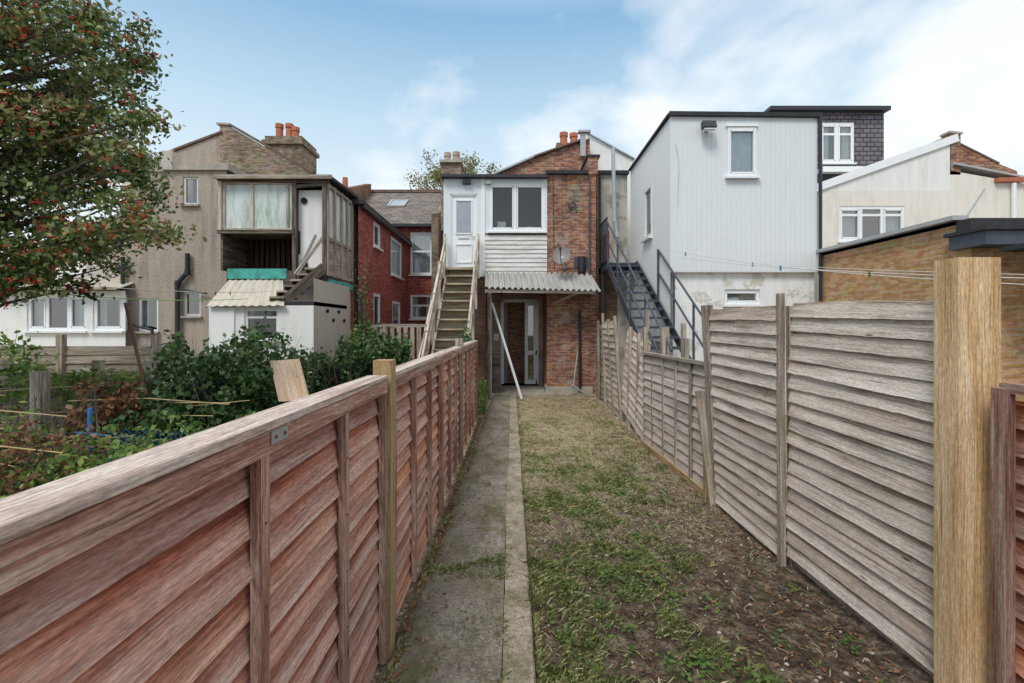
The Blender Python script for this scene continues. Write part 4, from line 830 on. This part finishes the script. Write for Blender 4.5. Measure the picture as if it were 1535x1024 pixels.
mb.prism([(qx(1428),qz(262)),(qx(1540),qz(262)),(qx(1540),qz(252)),(qx(1510),qz(240)),(qx(1440),qz(205)),(qx(1428),qz(200))],YQ+.25,YQ+3,M['brick']); mb.box(qx(1424),qx(1440),YQ+.0,YQ+.25,qz(262),qz(200),M['brick']); mb.beam((qx(1422),YQ+.12,qz(198)),(qx(1442),YQ+.12,qz(200)),.3,.05,M['concrete']); mb.beam((qx(1440),YQ+.3,qz(204)),(qx(1512),YQ+.3,qz(240)),.14,.04,M['oldterra']); mb.beam((qx(1428),YQ+.1,qz(246)),(qx(1540),YQ+.1,qz(268)),.35,.05,M['lead'])
mb.box(qx(1490),qx(1700),YQ-.12,YQ-.002,qz(274),qz(268),M['terra']); 
mb.cyl((qx(1515),YQ-.08,qz(276)),(qx(1515),YQ-.08,qz(335)),.05,.05,M['upvc'],10); mb.beam((qx(1475),YQ-.02,qz(283)),(qx(1442),YQ-.02,qz(333)),.02,.02,M['greypipe']); mb.build('roof_and_trim',g)

# brick outbuilding
g=group('brick_outbuilding',(7.5,8,1.5)); mb=MB(); XO=6.12
mb.wall((XO,9.55,0),(0,-1,0),(-1,0,0),3.15,3.2,M['outbrick']); mb.wall((XO,6.4,0),UX,NY,4.5,3.0,M['outbrick']); mb.wall((XO,9.55,0),(1,0,0),(0,1,0),5,3.2,M['outbrick']); mb.build('walls',g)
mb=MB(); mb.beam((XO,9.6,3.24),(XO,6.55,3.24),.22,.06,M['lead']); mb.box(XO,10.6,6.4,9.5,3.15,3.2,M['felt'])
mb.box(XO-.10,10.6,6.10,6.62,2.80,2.98,M['bluegrey']); mb.box(XO-.14,10.6,6.05,6.66,2.982,3.03,M['felt']); mb.box(XO-.02,10.6,6.39,6.6,3.03,3.2,M['felt'])
mb.box(XO+.05,10.6,5.3,6.09,2.70,2.76,M['felt']); mb.box(XO+.02,10.6,5.25,5.3,2.60,2.77,M['bluegrey']); mb.build('roof',g)

# ---------------------------------------------------------------- lines
def line(name,A,B,sag,m,pegs=0,r=.004):
    mb=MB(); A=Vector(A);B=Vector(B);pr=None
    for i in range(17):
        t=i/16; p=A.lerp(B,t)-Vector((0,0,sag*4*t*(1-t)))
        if pr: mb.cyl(pr,p,r,r,m,5,False)
        pr=p
    for _ in range(pegs):
        t=random.uniform(.1,.9); p=A.lerp(B,t)-Vector((0,0,sag*4*t*(1-t))); mb.box(p.x-.008,p.x+.008,p.y-.008,p.y+.008,p.z-.05,p.z+.015,random.choice([M['upvc'],M['bluepl'],M['cane'],M['shrub']]))
    mb.build(name)
line('washing_line',P(990,372,8.9),(4.2,2.6,1.92),.12,M['line'],3,.004)
line('washing_line',P(1010,385,8.9),(4.0,2.3,1.95),.08,M['line'],2,.004)
line('washing_line',P(1142,395,9.3),(5.0,2.6,2.0),.05,M['line'],0,.004)
line('washing_line',P(-20,428,7),P(372,448,8.5),.1,M['linegreen'],3,.006)
line('washing_line',P(150,430,6),P(410,437,9.5),.04,M['line'],2,.005)

# ---------------------------------------------------------------- vegetation
def cloud(clumps,nper,spread):
    out=[]
    for c,r in clumps: out.append(np.random.normal(size=(nper,3))*np.array(r)*0.5+np.array(c))
    return np.concatenate(out)
g=group('holly_tree',(-6.3,5.0,0)); mb=MB(); T=Vector((-6.3,5.0,0)); top=Vector((-6.0,4.9,5.2))
prev=T;pr_=.17
for i in range(1,9):
    p=T.lerp(top,i/8)+Vector((.08*math.sin(i*2.1),.07*math.cos(i*1.7),0)); r=.17*(1-i/9.5); mb.cyl(prev,p,pr_,r,M['bark'],10); prev=p;pr_=r
clumps=[];tips=[]
cc=Vector((-6.0,5.0,3.85)); R3=Vector((2.1,1.9,2.4))
k_=0
while k_<350:
    d=Vector([random.gauss(0,1) for _ in range(3)]).normalized(); q=random.uniform(.35,1.0)**.55
    lump=0.86+0.30*noise.noise(d*2.1+Vector((3,1,7)))
    p=cc+Vector((d.x*R3.x,d.y*R3.y,d.z*R3.z))*q*lump
    if p.z<2.15: continue
    r=random.uniform(.14,.32); clumps.append((p,(r,r,r*.7))); tips.append(p); k_+=1
for px,py,Y in ((228,345,4.6),(205,180,4.7),(240,352,4.9),(150,60,4.6),(120,20,4.6),(185,300,4.5),(60,395,4.4),(25,370,4.3),(190,150,4.9),(175,225,4.6),(215,275,4.8),(165,110,4.8),(110,-20,4.8),(130,370,4.6),(200,320,4.7),(160,340,4.5),(90,385,4.5),(195,240,4.6),(140,20,4.7),(30,410,4.4),(215,180,4.8),(60,425,4.5),(5,425,4.4),(110,350,4.5)):
    p=P(px,py,Y); clumps.append((p,(.26,.2,.12))); tips.append(p)
for p in tips:
    base=T.lerp(top,min(.95,max(.3,(p.z-1.0)/5))); mid=base.lerp(p,.5)+Vector((random.uniform(-.1,.1),random.uniform(-.1,.1),.12)); mb.cyl(base,mid,.028,.016,M['bark'],5,False); mb.cyl(mid,p,.016,.006,M['bark'],5,False)
mb.build('trunk_and_limbs',g)
L=cloud(clumps,175,1); leaves('foliage',L,0.062,M['holly'],g,.6,0,R=np.clip(np.random.beta(2,2.2,len(L))+np.repeat(np.random.normal(0,.10,len(clumps)),175),0,.99))
B=[]; 
for p,_r in clumps:
    if random.random()<.75:
        for _ in range(random.randint(3,10)):
            b=np.array(p)+np.random.normal(size=3)*.1+np.array([.08,-.12,0]); 
            for _ in range(7): B.append(b+np.random.normal(size=3)*.014)
mbx=[];
for b in B:
    r=.0085; q=[b+np.array(v)*r for v in ((1,0,0),(0,1,0),(-1,0,0),(0,-1,0),(0,0,1),(0,0,-1))]
    for f in ((0,1,4),(1,2,4),(2,3,4),(3,0,4),(1,0,5),(2,1,5),(3,2,5),(0,3,5)): mbx.append([q[i] for i in f])
np_mesh('berries',np.array(mbx),len(mbx),3,M['berry'],np.zeros(len(mbx)),g)

g=group('autumn_tree',(-3,32,0)); mb=MB(); mb.cyl((-3.2,32,0),(-3,32,9.5),.3,.18,M['bark'],8); cl=[]
for _ in range(80):
    d=Vector([random.gauss(0,1) for _ in range(3)]).normalized(); p=Vector((-3.6,32,11.4))+Vector((d.x*3.0,d.y*2,d.z*2.2))*random.uniform(.3,1); cl.append((p,(.55,.5,.5))); b=Vector((-3,32,9)); mb.cyl(b,p,.05,.015,M['bark'],4,False)
mb.build('trunk_and_limbs',g); leaves('foliage',cloud(cl,90,1),.16,M['autumn'],g,.6)

def ivyrun(name,pts,n,size,mat,amp=.1,core=True):
    g=group(name,(pts[0][0],pts[0][1],0)); C=[]
    for _ in range(n):
        i=random.randrange(len(pts)-1); t=random.random(); a,b=pts[i],pts[i+1]; q=[a[j]+(b[j]-a[j])*t for j in range(4)]
        th=random.uniform(-.3,math.pi+.3); lum=1+amp*2*noise.noise(Vector((q[0]*2.3,q[1]*2.3,th*1.2)))
        h=q[2]*lum; rr=q[3]*lum*(1+random.gauss(0,.2)); h+=abs(random.gauss(0,.06))*(1 if random.random()<.35 else 0)
        dirv=Vector((b[0]-a[0],b[1]-a[1],0)).normalized(); sd=Vector((dirv.y,-dirv.x,0))
        if random.random()<.6: z=random.uniform(.05,h-q[3]); s=random.choice((-1,1))*rr*(1+.45*noise.noise(Vector((q[0]*4,q[1]*4,z*3)))); C.append((q[0]+sd.x*s,q[1]+sd.y*s,z+random.gauss(0,.04)))
        else: C.append((q[0]+sd.x*math.cos(th)*rr,q[1]+sd.y*math.cos(th)*rr,h-q[3]+abs(math.sin(th))*rr+random.gauss(0,.03)))
    leaves('leaves',C,size,mat,g,.85)
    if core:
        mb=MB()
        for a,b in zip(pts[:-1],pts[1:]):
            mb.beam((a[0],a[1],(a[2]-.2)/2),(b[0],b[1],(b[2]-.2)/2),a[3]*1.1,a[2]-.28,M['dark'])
        for _ in range(60):
            a=random.choice(pts); x,y=a[0]+random.uniform(-.5,.5),a[1]+random.uniform(-.5,.5); mb.cyl((x,y,a[2]*.6),(x+random.gauss(0,.2),y+random.gauss(0,.2),a[2]+random.uniform(-.05,.25)),.005,.002,M['bark'],4,False)
        mb.build('stems',g)
    return g
ivyrun('ivy_hedge',[(-4.1,4.8,.75,.3),(-3.8,5.6,1.28,.45),(-3.6,6.3,1.46,.5),(-3.45,7.2,1.28,.36)],14000,.07,M['ivy'],.2)
ivyrun('ivy_hedge',[(-3.7,7.7,1.20,.30),(-3.4,8.5,1.15,.28),(-2.9,8.7,1.10,.24)],5000,.075,M['ivy'],.18)
ivyrun('ivy_hedge',[(-2.9,8.0,1.3,.24),(-2.3,8.4,1.45,.24),(-1.85,8.6,1.3,.2)],4500,.075,M['ivy'],.2)
ivyrun('dead_ivy',[(-4.5,4.9,1.0,.22),(-3.95,5.2,1.02,.2)],2600,.06,M['deadivy'],.15)
def bush(name,c,r,n,size,mat,flat=0):
    C=np.random.normal(size=(n,3)); C/=np.linalg.norm(C,axis=1)[:,None]; C*=np.random.uniform(.3,1,n)[:,None]**.5; 
    lm=np.array([1+.6*noise.noise(Vector(v)*2.6+Vector(c)) for v in C])[:,None]
    C=C*lm*np.array(r)+np.array(c); C=C[C[:,2]>.02]
    gg=group(name,(c[0],c[1],0)); leaves('leaves',C,size,mat,gg,.6,flat); mb=MB()
    for _ in range(14): 
        p=C[random.randrange(len(C))]; mb.cyl((c[0]+random.uniform(-.1,.1),c[1],0),tuple(p),.008,.004,M['bark'],4,False)
    mb.build('stems',gg)
bush('shrub',(-3.3,4.1,.38),(.9,.7,.55),3000,.06,M['shrub']); bush('shrub',(-2.6,4.6,.35),(.7,.9,.5),2600,.05,M['shrub'])
bush('shrub',(-4.6,4.4,.42),(.8,.6,.5),2000,.06,M['shrub']); bush('shrub',(-6.5,6.0,1.0),(1.1,.4,.30),900,.08,M['shrub']); bush('shrub',(-8.0,7.4,1.25),(.8,.5,.4),700,.09,M['shrub'])
bush('shrub',(-2.75,8.9,1.45),(.22,.22,.45),800,.09,M['shrub']); bush('shrub',(-1.9,3.9,.3),(.6,.9,.45),2200,.05,M['ivy']); bush('shrub',(-2.2,2.6,.3),(.8,.8,.42),2400,.05,M['shrub'])
bush('dead_shrub',(-3.9,4.0,.55),(.6,.4,.42),1200,.055,M['deadivy']); bush('dead_shrub',(-4.9,4.3,.55),(.6,.4,.4),1000,.05,M['deadivy']); bush('shrub',(-5.3,6.2,.95),(.8,.3,.3),800,.07,M['shrub'])
bush('creeper',(-.82,8.6,1.25),(.12,.5,.5),600,.06,M['ivy']); bush('creeper',(-.62,9.6,.35),(.12,.8,.4),900,.05,M['shrub'])
pts=[(random.uniform(-9,-.9),random.uniform(1.5,11),0.0) for _ in range(20000)]
blades('rough_grass',pts,np.random.uniform(.04,.15,len(pts)),np.random.uniform(.05,.8,len(pts)),M['grass'],.012)
g=group('slatted_garden_fence',(-7.5,8.2,0)); mb=MB()
panel(mb,(-10.5,8.0),(-6.0,8.2),.1,1.42,(0,-1),M['greyframe'],.14,0,.02,.03); 
for x in (-10.4,-8.9,-7.6,-6.0): mb.beam((x,8.1,0),(x,8.1,1.62),.1,.1,M['greyframe'])
mb.build('panels',g)
g=group('slatted_garden_fence',(-7.5,6.4,0)); mb=MB(); panel(mb,(-8.5,6.2),(-4.9,6.6),.1,1.10,(0,-1),M['greyframe'],.13,0,.02,.03)
for x in (-6.9,-5.6,-4.9): mb.beam((x,6.5,0),(x,6.5,1.3),.1,.1,M['greyframe'])
mb.build('panels',g)
mb=MB()
for _ in range(22):
    x=random.uniform(-6,-3.6);y=random.uniform(3.8,5.4);L_=random.uniform(.8,1.8);a_=random.uniform(-.35,.35); z=random.uniform(.6,1.1); p0=Vector((x-L_/2,y,z-.1*a_)); p1=Vector((x+L_/2,y+a_,z+a_*.3)); pm=(p0+p1)/2+Vector((0,0,random.uniform(-.05,.06)))
    mb.cyl(p0,pm,.006,.006,M['cane'],6); mb.cyl(pm,p1,.006,.005,M['cane'],6)
for _ in range(10):
    x=random.uniform(-5.6,-3.6);y=random.uniform(3.9,5.2); mb.cyl((x,y,0),(x+random.uniform(-.15,.15),y,random.uniform(.8,1.3)),.007,.006,M['bark'],6)
mb.build('garden_canes')
mb=MB(); mb.cyl(P(188,455,5.6),(X(246,4.9),4.9,.3),.018,.018,M['rust'],8); mb.build('rusty_pole')
mb=MB(); mb.beam((X(60,5.0),5.0,0),(X(60,5.0),5.0,Z(557,5.0)),.11,.11,M['greyframe']); mb.build('old_garden_post')
mb=MB(); mb.cyl((X(135,4.4),4.4,.3),(X(135,4.4),4.4,Z(612,4.4)),.02,.02,M['bluepl'],10)
for i in range(3): mb.cyl((X(120,4.4),4.35,.55+.12*i),(X(160,4.4),4.45,.5+.12*i),.012,.012,M['bluepl'],6)
mb.build('blue_hose_stand')
mb=MB(); 
for i in range(26):
    for j in range(8):
        x0=-4.6+i*.07; z0=.25+j*.07; s=lambda x:4.35+.08*math.sin(x*5)
        mb.cyl((x0,s(x0),z0),(x0+.07,s(x0+.07),z0+.07),.0025,.0025,M['bluepl'],3,False); mb.cyl((x0+.07,s(x0+.07),z0),(x0,s(x0),z0+.07),.0025,.0025,M['bluepl'],3,False)
mb.build('blue_garden_netting')
mb=MB(); A,B_=P(404,541,6.1),P(446,538,6.1); Cc,Dd=P(462,600,5.7),P(418,602,5.7)
mb.face([Dd,Cc,B_,A],M['ply'],.4,[(0,0),(0,.4),(.6,.4),(.6,0)]); off=Vector((.01,.03,0)); mb.face([A+off,B_+off,Cc+off,Dd+off],M['ply'],.4)
for a_,b_ in ((A,B_),(B_,Cc),(Cc,Dd),(Dd,A)): mb.face([a_,b_,b_+off,a_+off],M['ply'],.4)
mb.build('plywood_board')
mb=MB(); mb.cyl((X(541,8.8),8.8,0),P(541,438,8.8),.03,.03,M['black'],8); mb.cyl((X(548,8.8),8.8,0),P(547,455,8.8),.02,.02,M['rust'],8); mb.beam((X(575,9.2),9.2,0),P(575,488,9.2),.1,.1,M['greyframe']); mb.beam(P(540,488,9.2),P(640,488,9.4),.03,.06,M['greyframe'])
for i in range(9): mb.beam((X(548+i*10,9.3),9.3,.1),P(548+i*10,490,9.3),.08,.02,M['greyframe'],up=NY)
mb.build('clothes_post_and_pickets')
C=np.array([P(545,455,8.8)[:] for _ in range(260)])+np.random.normal(size=(260,3))*np.array([.09,.09,.5]); leaves('climber_leaves',C,.06,M['ivy'])

# ---------------------------------------------------------------- world, sun, camera
w=bpy.data.worlds.new("World"); scene.world=w; w.use_nodes=True; t=w.node_tree; N=t.nodes; bg=N['Background']
SE,SR=52,208
sky=N.new('ShaderNodeTexSky'); sky.sky_type='NISHITA'; sky.sun_disc=False; sky.sun_elevation=math.radians(SE); sky.sun_rotation=math.radians(SR); sky.air_density=1.0; sky.dust_density=1.0; sky.ozone_density=1.5
tc=N.new('ShaderNodeTexCoord'); sp=N.new('ShaderNodeSeparateXYZ'); t.links.new(tc.outputs['Generated'],sp.inputs[0])
def mth(op,a,b,clamp=False):
    n=N.new('ShaderNodeMath'); n.operation=op; n.use_clamp=clamp
    for v,i in ((a,0),(b,1)):
        if isinstance(v,(int,float)): n.inputs[i].default_value=v
        else: t.links.new(v,n.inputs[i])
    return n.outputs[0]
zc=mth('MAXIMUM',sp.outputs[2],0.0); den=mth('ADD',zc,0.35)
cb=N.new('ShaderNodeCombineXYZ'); t.links.new(mth('DIVIDE',sp.outputs[0],den),cb.inputs[0]); t.links.new(mth('DIVIDE',sp.outputs[1],den),cb.inputs[1])
def nz(sc,det,loc,ro=.6,dist=.3):
    m=N.new('ShaderNodeMapping'); m.inputs['Location'].default_value=loc; t.links.new(cb.outputs[0],m.inputs[0]); n=N.new('ShaderNodeTexNoise'); n.inputs['Scale'].default_value=sc; n.inputs['Detail'].default_value=det; n.inputs['Roughness'].default_value=ro; n.inputs['Distortion'].default_value=dist; t.links.new(m.outputs[0],n.inputs['Vector']); return n.outputs[0]
def rmp(f,st):
    n=N.new('ShaderNodeValToRGB'); t.links.new(f,n.inputs[0]); e=n.color_ramp.elements
    while len(e)<len(st): e.new(.5)
    for i,(p,c) in enumerate(st): e[i].position=p; e[i].color=(c,c,c,1) if isinstance(c,(int,float)) else (*c,1)
    return n.outputs[0]
def mixn(f,a,b,bl='MIX'):
    n=N.new('ShaderNodeMix'); n.data_type='RGBA'; n.blend_type=bl
    for v,i in ((f,0),(a,6),(b,7)):
        if isinstance(v,(int,float)): n.inputs[i].default_value=v
        elif isinstance(v,tuple): n.inputs[i].default_value=v
        else: t.links.new(v,n.inputs[i])
    return n.outputs[2]
# soft puffy cloud, cover growing towards +X
bias=mth('MULTIPLY',sp.outputs[0],0.20)
cl=rmp(mth('ADD',nz(2.0,7,(3.2,1.0,0),.52,.15),bias),[(.50,0),(.66,1)])
hz_fill=rmp(sp.outputs[2],[(0.0,(.84,.88,.91)),(.22,(.77,.85,.90)),(.38,(.52,.70,.83)),(.54,(.25,.46,.68)),(.74,(.85,.92,1.0)),(.9,(1,1,1))])  # haze by height; white zenith stops added out of view to lift ambient light
hz_fill=mixn(1.0,hz_fill,(7.8,7.8,7.8,1),'MULTIPLY')
c=mixn(0.88,sky.outputs[0],hz_fill); c=mixn(mth('MULTIPLY',cl,.8),c,(7.3,7.4,7.5,1))
t.links.new(c,bg.inputs[0]); bg.inputs[1].default_value=0.15
sun=bpy.data.lights.new('sun','SUN'); sun.energy=2.1; sun.angle=math.radians(20); sun.color=(1,.96,.90); so=bpy.data.objects.new('sun',sun); scene.collection.objects.link(so)
dv=Vector((math.sin(math.radians(SR))*math.cos(math.radians(SE)),math.cos(math.radians(SR))*math.cos(math.radians(SE)),math.sin(math.radians(SE))))
so.rotation_euler=dv.to_track_quat('Z','Y').to_euler()
cam=bpy.data.cameras.new('camera'); co=bpy.data.objects.new('camera',cam); scene.collection.objects.link(co); co.location=(0,0,CH); co.rotation_euler=(math.radians(90),0,0)
cam.sensor_width=36; cam.lens=F/1535*36; cam.shift_y=-22/1535; cam.clip_end=1000; cam.clip_start=.05; scene.camera=co
scene.view_settings.view_transform='Standard'; scene.view_settings.look='None'; scene.view_settings.exposure=0
